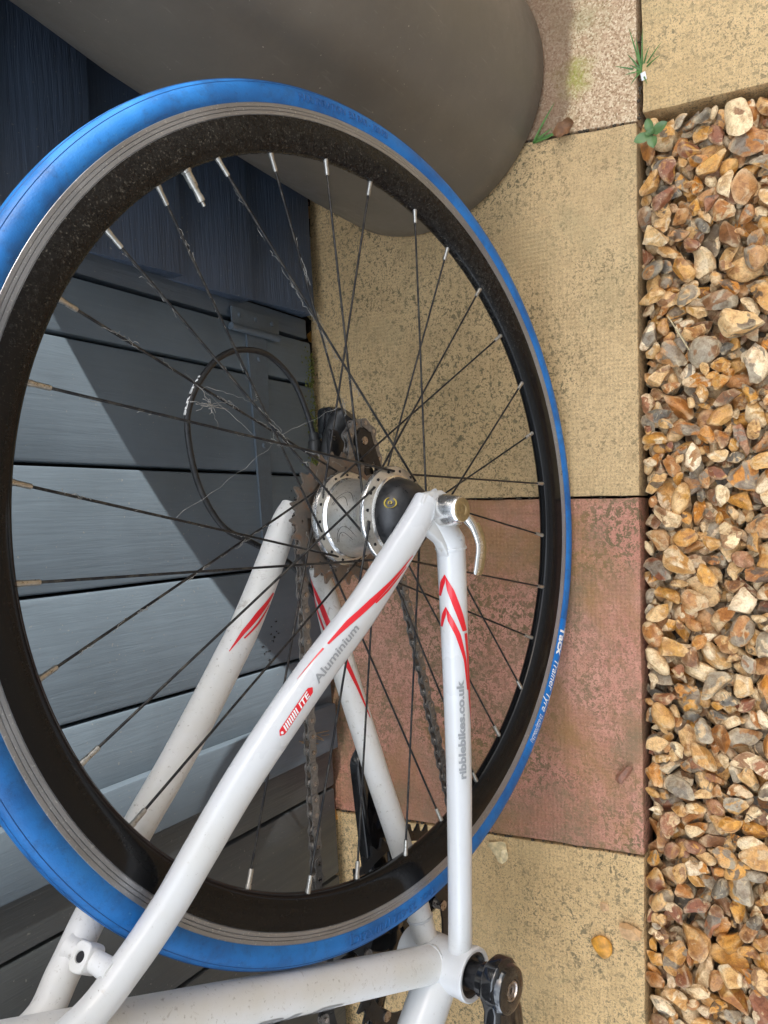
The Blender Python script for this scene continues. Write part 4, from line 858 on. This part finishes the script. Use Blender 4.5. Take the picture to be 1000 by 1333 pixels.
for l in (-0.0425, -0.0535):
    out = [(GP[0] - 0.009, GP[1] + 0.004), (GP[0] - 0.008, GP[1] - 0.009), (GP[0], GP[1] - 0.0115), (TP[0] - 0.02, TP[1] - 0.014), (TP[0], TP[1] - 0.0185), (TP[0] + 0.014, TP[1] - 0.009), (TP[0] + 0.013, TP[1] + 0.008), (TP[0], TP[1] + 0.012), (GP[0] + 0.02, GP[1] + 0.001), (GP[0] + 0.008, GP[1] + 0.009), (GP[0] - 0.004, GP[1] + 0.0095)]
    hole = [(GP[0] + 0.020, GP[1] - 0.013), (TP[0] - 0.020, TP[1] - 0.006), (TP[0] - 0.020, TP[1] + 0.004), (GP[0] + 0.022, GP[1] - 0.004)]
    plate('cage_plate', [(x, z + AX) for x, z in out], [[(x, z + AX) for x, z in hole]], l, l - 0.0018, 'dark_steel' if l > -0.05 else 'black_satin', derailleur)
for (f_, u_, l, r_) in ((GP[0], GP[1], -0.0415, 0.0036), (TP[0], TP[1], -0.0415, 0.0036), (-0.052, -0.032, -0.0668, 0.0022), (-0.072, -0.034, -0.0668, 0.0022)):
    V, F = [], []; rod(V, F, P(f_, u_, l), P(f_, u_, l - 0.002), r_, 14); mesh_obj('derailleur_bolt', V, F, 'chain_pin', derailleur, True, 40)
Tube([(*P(-0.058, -0.030, -0.0880), 0.0058, 0.0058), (*P(-0.062, -0.030, -0.0885), 0.0062, 0.0062), (*P(-0.071, -0.0315, -0.0895), 0.0062, 0.0062), (*P(-0.0725, -0.0312, -0.0895), 0.0048, 0.0048), (*P(-0.079, -0.0305, -0.0900), 0.0046, 0.0046)], 20).obj('barrel_adjuster', 'black_plastic', derailleur, 12)
cab = Tube([(*P(-0.0740, -0.0315, -0.0900), 0.0026, 0.0026), (*P(-0.0980, -0.0240, -0.0905), 0.0026, 0.0026), (*P(-0.1255, -0.0090, -0.0910), 0.0026, 0.0026), (*P(-0.1438, 0.0179, -0.0910), 0.0026, 0.0026), (*P(-0.1446, 0.0470, -0.0910), 0.0026, 0.0026), (*P(-0.1350, 0.0700, -0.0910), 0.0026, 0.0026), (*P(-0.1179, 0.0869, -0.0910), 0.0026, 0.0026), (*P(-0.0980, 0.0990, -0.0910), 0.0026, 0.0026), (*P(-0.0741, 0.1036, -0.0910), 0.0026, 0.0026), (*P(-0.0321, 0.0960, -0.0905), 0.0026, 0.0026), (*P(0.0018, 0.0747, -0.0900), 0.0026, 0.0026), (*P(0.0180, 0.0430, -0.0890), 0.0026, 0.0026), (*P(0.038, 0.010, -0.0820), 0.0026, 0.0026), (*P(0.075, -0.018, -0.0745), 0.0026, 0.0026)], 120)
cable = cab.obj('gear_cable', 'black_satin', bike, 14)
tube_text('SLR SP41', cab, 0.205, 0.170, 62, 0.0034, 'white_print', cable, bold=0.05)

# --- the rest of the bicycle, in front of the picture
q2 = HT + Vector((0, 0, 0.02)); st_top = q + std * 0.46
Tube([(*(q + std * 0.44), 0.014, 0.014), (*(HT + Vector((-0.02, 0, 0.09))), 0.015, 0.016)], spline=False).obj('top_tube', 'white', bike, 24)
hd = Vector((-0.3, 0, 0.954)); h0 = HT + Vector((0.02, 0, -0.02))
Tube([(*h0, 0.019, 0.019), (*(h0 + hd * 0.14), 0.018, 0.018)], spline=False).obj('head_tube', 'white', bike, 24)
fax = Vector(P(0.985, 0.0, 0))
for s in (1, -1): Tube([(*(h0 + Vector((0.004, s * 0.02, -0.012))), 0.012, 0.014), (*(h0 * 0.5 + fax * 0.5 + Vector((0.01, s * 0.042, 0))), 0.009, 0.012), (*(fax + Vector((0, s * 0.05, 0))), 0.006, 0.007)], 20).obj('fork_blade', 'white', bike, 18)
Tube([(*(h0 + Vector((0.004, -0.03, -0.01))), 0.012, 0.012), (*(h0 + Vector((0.004, 0.03, -0.01))), 0.012, 0.012)], ref=(1, 0, 0), spline=False).obj('fork_crown', 'white', bike, 18)
fw = copy_of(rim, bike, Vector((0.985, 0, 0))); ft = copy_of(tyre, bike, Vector((0.985, 0, 0)))
for o in list(rim.children):
    c_ = copy_of(o, fw)
lathe_obj('front_hub', [(0.0, -0.052), (0.008, -0.052), (0.008, -0.03), (0.038, -0.028), (0.037, -0.02), (0.016, -0.015), (0.016, 0.022), (0.037, 0.028), (0.038, 0.034), (0.008, 0.036), (0.008, 0.052), (0.0, 0.052)], 'polished_alloy', bike, 40, tuple(fax))
sp_ = q + std * 0.68
Tube([(*(q + std * 0.46), 0.0135, 0.0135), (*sp_, 0.0135, 0.0135)], spline=False).obj('seat_post', 'black_satin', bike, 20)
Tube([(*(sp_ + Vector((-0.13, 0, 0.035))), 0.062, 0.012), (*(sp_ + Vector((-0.06, 0, 0.03))), 0.066, 0.020), (*(sp_ + Vector((0.02, 0, 0.03))), 0.036, 0.018), (*(sp_ + Vector((0.13, 0, 0.025))), 0.018, 0.012)], 24).obj('saddle', 'black_satin', bike, 20)
hb0 = h0 + hd * 0.20
Tube([(*(h0 + hd * 0.14), 0.016, 0.016), (*hb0, 0.016, 0.016)], spline=False).obj('steerer', 'black_satin', bike, 18)
Tube([(*hb0, 0.015, 0.015), (*(hb0 + Vector((0.09, 0, 0.01))), 0.014, 0.014)], spline=False).obj('handlebar_stem', 'black_satin', bike, 18)
hbc = hb0 + Vector((0.09, 0, 0.01)); pts = []
for s in (-1, 1):
    side = [(*(hbc + Vector(v_)), 0.0125, 0.0125) for v_ in ((0.0, s * 0.0, 0), (0.01, s * 0.105, 0), (0.03, s * 0.140, 0), (0.085, s * 0.145, -0.01), (0.10, s * 0.147, -0.06), (0.06, s * 0.149, -0.12), (-0.02, s * 0.149, -0.135))]
    Tube(side, 50, ref=(0.2, 0.3, 0.93)).obj('handlebar', 'black_satin', bike, 14)

# ------------------------------------------------------------------ gravel
def stone_mesh(name, seed, sub):
    rr = random.Random(seed); bm = bmesh.new(); bmesh.ops.create_icosphere(bm, subdivisions=sub, radius=1.0)
    rounded = rr.random() < 0.13; el = Vector((1.0, rr.uniform(0.48, 0.85), rr.uniform(0.34, 0.58)))
    planes = []
    for k in range(3 if rounded else rr.randint(7, 12)):
        nv = Vector((rr.gauss(0, 1), rr.gauss(0, 1), rr.gauss(0, 0.9))).normalized(); planes.append((nv, rr.uniform(0.42, 0.80) if not rounded else rr.uniform(0.80, 0.95)))
    if not rounded and rr.random() < 0.6: planes.append((Vector((rr.gauss(0, .3), rr.gauss(0, .3), 1)).normalized(), rr.uniform(0.35, 0.6)))
    off = Vector((rr.uniform(-20, 20), rr.uniform(-20, 20), rr.uniform(-20, 20))); bend = rr.uniform(-0.5, 0.5)
    dents = [(Vector((rr.gauss(0, 1), rr.gauss(0, 1), rr.gauss(0, 1))).normalized() * rr.uniform(1.05, 1.35), rr.uniform(0.45, 0.75)) for k in range(0 if rounded else rr.randint(1, 3))]
    for v in bm.verts:
        p = v.co.copy(); p *= 1 + (0.10 if rounded else 0.22) * mnoise.noise(p * 1.2 + off)
        for nv, d in planes:
            e = p.dot(nv) - d
            if e > 0: p -= nv * (e * 0.97)
        for c_, rd in dents:                     # conchoidal scars
            dv = p - c_
            if dv.length < rd: p = c_ + dv.normalized() * rd
        p *= (1.0 if rounded else 1.28) * (1 + 0.035 * mnoise.noise(p * 4.0 + off) + (0.0 if rounded else 0.02 * mnoise.noise(p * 9.0 + off)))
        p = Vector((p.x * el.x, p.y * el.y, p.z * el.z)); p.y += bend * p.x * p.x * 0.5
        v.co = p
    me = bpy.data.meshes.new(name); bm.to_mesh(me); bm.free()
    me.polygons.foreach_set('use_smooth', [True] * len(me.polygons))
    if not rounded: me.set_sharp_from_angle(angle=R(24))
    P_ = np.array([v.co for v in me.vertices]); return me, P_, [list(p.vertices) for p in me.polygons], np.abs(P_).max(0)
NS = 40
hi = [stone_mesh('stone', 100 + k, 3) for k in range(NS)]
lo = [stone_mesh('stone_low', 100 + k, 2) for k in range(NS)]
for mq in hi: mq[0].materials.append(MAT['stone_single'])
gravel = box('gravel_bed', (-0.1, -1.2, -0.075), (2.6, 2.38, 0.06), 'grit', None, 0.0); tag(gravel, kind='structure')
GX0, GX1, GY0, GY1, ST = -0.70, 0.52, -0.235, 0.003, 0.002
nx, ny = int((GX1 - GX0) / ST), int((GY1 - GY0) / ST)
H = np.full((nx, ny), -0.045); OWN = np.full((nx, ny), -1, int)
def blocked(x, y, ex):        # keep clear of the paving
    return y + ex > -0.0015 or (x + ex > 0.389 + 0.0 and y < 0) or x - ex < GX0 or y - ex < GY0
stones = []; target = GRAV_Z
k = 0; fails = 0
while k < 4600:
    phase = 0 if H.mean() < -0.024 else 1
    kind = rng.integers(NS); size = (0.0090 if phase else 0.0100) * math.exp(rng.normal(0, 0.34)); size = min(0.0175, max(0.0048, size)); el = hi[kind][3]
    a_, b_, c_ = size * el[0], size * el[1], size * el[2]; best = None
    yaw = rng.uniform(0, math.pi); ca, sa = math.cos(yaw), math.sin(yaw)
    ex = math.hypot(a_ * ca, b_ * sa); ey = math.hypot(a_ * sa, b_ * ca)
    for t in range(14):
        x = 0.393 - ex - rng.uniform(0, 0.003) if t % 5 == 1 and rng.random() < 0.10 else rng.uniform(GX0 + ex, 0.394 - ex); y = GY1 - ey + rng.uniform(0.0003, 0.0012) if t % 5 == 0 and rng.random() < 0.6 else rng.uniform(GY0 + ey, GY1 - ey)
        if x + ex > 0.3935: continue
        i0, i1 = int((x - ex - GX0) / ST), int((x + ex - GX0) / ST) + 1; j0, j1 = int((y - ey - GY0) / ST), int((y + ey - GY0) / ST) + 1
        gx = GX0 + (np.arange(i0, i1) + 0.5) * ST - x; gy = GY0 + (np.arange(j0, j1) + 0.5) * ST - y
        X, Y = np.meshgrid(gx, gy, indexing='ij'); u = (X * ca + Y * sa) / a_; v = (-X * sa + Y * ca) / b_; q_ = 1 - u * u - v * v
        mk = q_ > 0.02
        sub = H[i0:i1, j0:j1]
        if sub.shape != mk.shape or not mk.any(): continue
        hgt = c_ * np.sqrt(np.where(mk, q_, 0)); low = (sub + hgt)[mk]; zc = np.quantile(low, 0.80)
        if best is None or zc < best[0]: best = (zc, x, y, i0, i1, j0, j1, mk, hgt, sub, X, Y)
    if best is None: k += 1; continue
    zc, x, y, i0, i1, j0, j1, mk, hgt, sub, X, Y = best
    # settle to the slope of what lies below
    s_ = sub[mk]; xx = X[mk]; yy = Y[mk]; A = np.c_[xx, yy, np.ones(len(xx))]
    try: g = np.linalg.lstsq(A, s_, rcond=None)[0][:2]
    except Exception: g = np.zeros(2)
    g = np.clip(g, -0.5, 0.5) * 0.75
    topz = zc + hgt + X * g[0] + Y * g[1]; upd = mk & (topz > sub)
    H[i0:i1, j0:j1][upd] = topz[upd]; OWN[i0:i1, j0:j1][upd] = len(stones)
    stones.append((kind, size, x, y, zc, yaw, g[0], g[1], rng.uniform(-0.35, 0.35)))
    k += 1
    gy_in = H[:int(nx * 0.885)]
    if gy_in.mean() > target: break
cnt = np.zeros(len(stones), int)
ii, jj = np.meshgrid(np.arange(nx), np.arange(ny), indexing='ij'); inview = (GX0 + ii * ST > -0.59) & (GY0 + jj * ST > -0.14)
ow = OWN[inview & (OWN >= 0)]; cnt += np.bincount(ow, minlength=len(stones))
order = np.argsort(-cnt); single = set(order[:300].tolist())
def stone_matrix(st_):
    kind, size, x, y, z, yaw, gx, gy, roll = st_
    nrm_ = Vector((-gx, -gy, 1)).normalized(); q_ = Vector((0, 0, 1)).rotation_difference(nrm_)
    return Matrix.Translation((x, y, z)) @ q_.to_matrix().to_4x4() @ Matrix.Rotation(yaw, 4, 'Z') @ Matrix.Rotation(roll * 0.6, 4, 'X') @ Matrix.Scale(size, 4)
mass = []
for i, st_ in enumerate(stones):
    if i in single:
        o = bpy.data.objects.new('stone', hi[st_[0]][0]); COL.objects.link(o); o.parent = gravel; o.matrix_world = stone_matrix(st_)
    else: mass.append((st_, hi if cnt[i] > 12 else lo))
# beyond the picture: sparser stones in the same bed
for k in range(12500):
    x = rng.uniform(-1.35, 1.1); y = rng.uniform(-1.15, -0.004)
    if GX0 + 0.01 < x < 0.39 and y > GY0 + 0.008: continue
    if x > 0.375 and y > -0.44: continue
    mass.append(((int(rng.integers(NS)), 0.012 * math.exp(rng.normal(0, 0.25)), x, y, rng.uniform(-0.034, -0.006), rng.uniform(0, 6.3), rng.normal(0, .25), rng.normal(0, .25), 0.1), 'far'))
def far_mesh(seed):
    me, P_, F_, el = stone_mesh('tmp', seed, 1); bpy.data.meshes.remove(me); return P_, F_
fars = [far_mesh(100 + k) for k in range(NS)]
def join_stones(name, items, parent, mat):
    VV, FF, RN, b = [], [], [], 0
    for st_, src in items:
        Pq, Fq = (fars[st_[0]] if src == 'far' else (src[st_[0]][1], src[st_[0]][2]))
        Mx = np.array(stone_matrix(st_)); VV.append(Pq @ Mx[:3, :3].T + Mx[:3, 3]); FF.append(np.array(Fq) + b); b += len(Pq); RN.append(np.full(len(Pq), rng.random()))
    VV = np.concatenate(VV); FF = np.concatenate(FF); me = bpy.data.meshes.new(name); me.vertices.add(len(VV)); me.vertices.foreach_set('co', VV.ravel())
    me.loops.add(len(FF) * 3); me.loops.foreach_set('vertex_index', FF.ravel().astype(np.int32)); me.polygons.add(len(FF)); me.polygons.foreach_set('loop_start', np.arange(0, len(FF) * 3, 3, dtype=np.int32))
    me.update(); at = me.attributes.new('rnd', 'FLOAT', 'POINT'); at.data.foreach_set('value', np.concatenate(RN).astype(np.float32)); me.validate()
    return link_mesh(name, me, mat, parent, True, 38)
near_mass = join_stones('gravel_filling', [m_ for m_ in mass if m_[1] != 'far'], gravel, 'stone_mass'); near_mass['kind'] = 'stuff'
far_mass = join_stones('gravel_filling', [m_ for m_ in mass if m_[1] == 'far'], gravel, 'stone_mass'); far_mass['kind'] = 'stuff'

# ------------------------------------------------------------------ loose pebbles
def pebble(label, x, y, size, mat, seed, yaw, z=0.0, flat=1.0, parent=None, rx=0.0):
    me, P_, F_, el = stone_mesh('pebble', seed, 3); me.materials.append(MAT[mat]); o = bpy.data.objects.new('pebble' if parent is None else 'stone', me); COL.objects.link(o)
    o.scale = (size, size, size * flat); o.rotation_euler = (rx, 0, yaw); o.location = (x, y, z - min(P_[:, 2]) * size * flat * 0.93)
    if parent: o.parent = parent
    else: tag(o, label, 'pebble', 'loose pebbles on the paving')
    return o
pebble('pale cream flint flake on the gold slab beside the tyre and red slab', -0.417, 0.166, 0.0128, 'pebble_cream', 301, 0.75, flat=0.55)
pebble('small reddish-brown pebble lying on the red slab', -0.303, 0.020, 0.0100, 'pebble_brown', 302, 2.3, flat=0.8)
pebble('bright orange hollow flint on the gold slab by the crank', -0.497, 0.045, 0.0128, 'pebble_orange', 303, 0.65, flat=0.8)
pebble('tan oblong pebble on the gold slab edge against the gravel', -0.474, 0.012, 0.0135, 'pebble_tan', 304, 1.45, flat=0.7)
pebble('tiny flat brown chip sunk on the gold slab', -0.454, 0.043, 0.0062, 'pebble_tan', 305, 0.3, flat=0.4)
strip = box('soil_strip', (0.0, 0.455, -0.045), (3.2, 0.040, 0.050), 'soil', None, 0.0); tag(strip, kind='structure')
for (x, y, sz, mt, sd_, yw) in ((0.392, 0.444, 0.014, 'pebble_tan', 311, 1.4), (0.352, 0.440, 0.013, 'pebble_white', 312, 1.5), (0.300, 0.447, 0.006, 'pebble_brown', 318, 0.4), (0.279, 0.442, 0.0105, 'pebble_white', 313, 0.6), (0.254, 0.4395, 0.0115, 'pebble_cream', 314, 1.2), (0.240, 0.440, 0.006, 'pebble_white', 315, 0.2), (0.224, 0.4385, 0.0118, 'pebble_orange', 316, 0.9), (0.320, 0.445, 0.005, 'pebble_tan', 317, 2.0), (0.425, 0.446, 0.011, 'pebble_brown', 319, 0.5)):
    pebble('', x, y, sz, mt, sd_, yw, -0.019, 0.9, strip)
for k in range(60):
    x = random.uniform(-0.5, 0.6); o = pebble('', x, random.uniform(0.436, 0.450), random.uniform(0.002, 0.0045), random.choice(['pebble_brown', 'pebble_tan']), 330 + k % 8, random.uniform(0, 3), -0.021, 0.9, strip) if k < 30 else None
tag(pebble('x', -0.418, 0.405, 0.008, 'pebble_orange', 321, 0.2, 0.0, 0.6), 'orange flint chip against the shed foot beside the red slab')

# soil, grit and moss packed in the slab joints
V, F = [], []
for (a_, b_), n_ in (((J2[0], J2[1]), 90), ((J1[0], J1[1]), 70), ((J3[0], J3[1]), 60), (((0.4, -0.004), (0.80, -0.006)), 60)):
    for q_ in range(n_):
        t = random.random(); x = a_[0] + (b_[0] - a_[0]) * t + random.gauss(0, 0.0009); y = a_[1] + (b_[1] - a_[1]) * t + random.gauss(0, 0.0009); r_ = random.choice([0.0008, 0.0011, 0.0014, 0.0022]); b = len(V)
        for v_ in iv: V.append((x + v_.x * r_ * random.uniform(0.7, 1.5), y + v_.y * r_ * random.uniform(0.7, 1.5), -0.0022 + v_.z * r_ * 0.8))
        for f in ifc: F.append([b + i for i in f])
tag(mesh_obj('joint_dirt', V, F, 'joint_dirt', None, True), 'dark soil and grit packed in the joints between the slabs', 'soil', kind='stuff')
# ------------------------------------------------------------------ plants and litter
def blade(V, F, base, d, length, width, droop, n=7):
    b = len(V); d = Vector(d).normalized(); side = d.cross(Vector((0, 0, 1))).normalized()
    for i in range(n + 1):
        t = i / n; c_ = Vector(base) + d * length * t * (1 - 0.15 * t) + Vector((0, 0, -droop * t * t)); w = width * (1 - t) ** 0.6 * (0.55 + 0.45 * min(1, t * 4))
        if i == n: w = width * 0.03
        V += [c_ - side * w, c_ + Vector((0, 0, -w * 0.5)), c_ + side * w]
    for i in range(n):
        for j in range(2): a = b + i * 3 + j; F.append((a, a + 1, a + 4, a + 3))
def grass(label, base, specs, name='grass_tuft'):
    r_ = empty(name, base); tag(r_, label, 'grass')
    for d, L, w, dr in specs:
        V, F = [], []; blade(V, F, (0, 0, 0), d, L, w, dr); o = mesh_obj('blade', V, F, 'grass_blade', r_, True)
    return r_
sp = []
for a, L in ((-8, 0.045), (12, 0.050), (35, 0.030), (70, 0.034), (95, 0.022), (150, 0.030), (200, 0.028), (-50, 0.036), (-75, 0.030), (-110, 0.020), (-150, 0.016), (5, 0.038), (-25, 0.03), (120, 0.024), (55, 0.02)):
    sp.append(((math.cos(R(a)), math.sin(R(a)), random.uniform(0.25, 1.0)), L * 1.1, 0.0012, random.uniform(0.003, 0.010)))
grass('green grass tuft growing in the joint between pink and gold slabs', (0.449, -0.006, -0.004), sp)
grass('grass blades lying at the foot of the planter', (0.402, 0.115, 0.0),
      [((0.75, -0.62, 0.25), 0.055, 0.0017, 0.004), ((0.12, -0.98, 0.10), 0.044, 0.0028, 0.002), ((0.4, -0.9, 0.12), 0.030, 0.0016, 0.002), ((0.02, -0.9, 0.16), 0.024, 0.0022, 0.002), ((0.35, -0.7, 0.5), 0.018, 0.0012, 0.003), ((-0.05, -0.8, 0.2), 0.016, 0.002, 0.001)])
sdl = empty('seedling', (0.369, -0.020, 0.012)); sdl.scale = (1.1, 1.1, 1.1); tag(sdl, 'small green seedling with four rounded leaves rooted among the gravel', 'plant')
V, F = [], []; rod(V, F, (0, 0, -0.022), (0, 0, 0.0055), 0.0009, 8); mesh_obj('stem', V, F, 'leaf_green', sdl, True)
for a, L, w in ((12, 0.0155, 0.0036), (-64, 0.0165, 0.0044), (104, 0.0160, 0.0046), (190, 0.0140, 0.0042), (60, 0.006, 0.002), (-20, 0.005, 0.0018)):
    V, F = [], []; n_ = 10; d = Vector((math.cos(R(a)), math.sin(R(a)), 0)); s_ = Vector((-d.y, d.x, 0))
    for i in range(n_ + 1):
        t = i / n_; ww = w * (math.sin(math.pi * min(1, t * 1.02)) ** 0.62) * (0.25 if t < 0.12 else 1) + 0.0004; c_ = d * L * t + Vector((0, 0, 0.0055 + 0.004 * math.sin(t * 2.2)))
        V += [c_ - s_ * ww + Vector((0, 0, 0.0011)), c_ - s_ * ww * 0.5 + Vector((0, 0, 0.0004)), c_, c_ + s_ * ww * 0.5 + Vector((0, 0, 0.0004)), c_ + s_ * ww + Vector((0, 0, 0.0011))]
    for i in range(n_):
        for j in range(4): q_ = i * 5 + j; F.append((q_, q_ + 1, q_ + 6, q_ + 5))
    mesh_obj('leaf', V, F, 'leaf_green', sdl, True)
# curled dead leaf on the pink slab, white chip by the grass, a straw in the gravel
V, F = [], []
for i in range(11):
    for j in range(7):
        t = i / 10 * 2 - 1; s_ = j / 6 * 2 - 1; w = 0.0085 * math.sqrt(max(0.02, 1 - t * t)); V.append((0.012 * t, w * s_, 0.0062 * s_ * s_ + 0.0020 * t * t + 0.0016 * math.sin(7 * t + 3 * s_) + 0.0009 * math.sin(17 * t) + 0.0022))
for i in range(10):
    for j in range(6): a = i * 7 + j; F.append((a, a + 1, a + 8, a + 7))
dl = mesh_obj('dead_leaf', V, F, 'dry_leaf', None, True); dl.location = (0.4045, 0.0765, 0.002); dl.rotation_euler = (0, 0.05, R(-62)); tag(dl, 'curled brown dead leaf on the pale pink slab', 'leaf')
chip = box('paint_chip', (0, 0, 0), (0.009, 0.0052, 0.0012), 'white_print', None, 0.0004); chip.location = (0.441, -0.0085, 0.001); chip.rotation_euler = (0, 0.1, 0.2); tag(chip, 'white chip lying at the root of the grass tuft', 'chip')
V, F = [], []; Tube([(0.184, -0.031, 0.004, 0.0007, 0.0007), (0.165, -0.042, 0.007, 0.0008, 0.0008), (0.137, -0.057, 0.005, 0.0006, 0.0006)], 10).add(V, F, 6)
tag(mesh_obj('straw', V, F, 'straw', None, True), 'dry straw stalk lying across the gravel', 'straw')
# cobweb dust caught on the upper spokes
V, F = [], []
def web(a, b, n_, sagx, r0=0.00010):
    a, b = Vector(a), Vector(b); pts = []
    for k in range(n_ + 1):
        t = k / n_; p_ = a.lerp(b, t) + Vector((random.gauss(0, 0.0006), random.gauss(0, 0.0006), random.gauss(0, 0.0006) - sagx * 4 * t * (1 - t))); w = r0 * random.choice([1, 1, 1.2, 1.6, 2.4]); pts.append((*p_, w, w))
    Tube(pts, ref=(0.3, 0.2, 0.9), spline=False).add(V, F, 5)
def bworld(f, u, l): return WC + FV * f + UV * u + LV * l
def sp_pt(i, t):
    ph = 16.98 - 11.25 * i; left = i % 2 == 1; sgn = -1 if i % 4 in (1, 2) else 1; hp_ = ph - sgn * 67.5; l = FL if left else FR
    a = np.array((-0.0345 * math.cos(R(hp_)), 0.0345 * math.sin(R(hp_)), l)); b = np.array((-0.28 * math.cos(R(ph)), 0.28 * math.sin(R(ph)), WL)); c_ = a + (b - a) * t; return bworld(*c_)
for q_ in range(10):
    c_ = sp_pt(28, 0.60).lerp(sp_pt(27, 0.55), 0.45); e_ = Vector((random.gauss(0, 0.005), random.gauss(0, 0.004), random.gauss(0, 0.007))); web(c_ - e_, c_ + e_, 8, 0.0, 0.00016)
for (i, j, ta, tb) in ((28, 27, 0.62, 0.56), (28, 27, 0.66, 0.45), (29, 28, 0.5, 0.6), (30, 29, 0.45, 0.5), (27, 26, 0.4, 0.6), (29, 30, 0.36, 0.4), (31, 30, 0.3, 0.32)):
    web(sp_pt(i, ta), sp_pt(j, tb), 12, 0.003, 0.00007)
for i in (24, 26, 27, 28, 29, 30, 31, 0):
    for q_ in range(14):
        t = random.uniform(0.25, 0.9); a = sp_pt(i, t); b = sp_pt(i, t + random.uniform(0.02, 0.06)); r_ = Vector((random.gauss(0, 0.0009), random.gauss(0, 0.0009), random.gauss(0, 0.0009))); web(a + r_, b - r_, 6, 0.0, 0.00012)
for q_ in range(26):
    a0 = random.uniform(0, 6.3); l = random.uniform(-0.035, -0.018); r1, r2 = random.uniform(0.030, 0.05), random.uniform(0.034, 0.055); a1 = a0 + random.uniform(-0.5, 0.5)
    web(bworld(r1 * math.cos(a0), r1 * math.sin(a0), l), bworld(r2 * math.cos(a1), r2 * math.sin(a1), l + random.uniform(-0.004, 0.008)), 8, 0.001, 0.00011)
tag(mesh_obj('cobweb', V, F, 'cobweb', None, True), 'dusty cobweb strands strung between the upper spokes and hub', 'cobweb', kind='stuff')
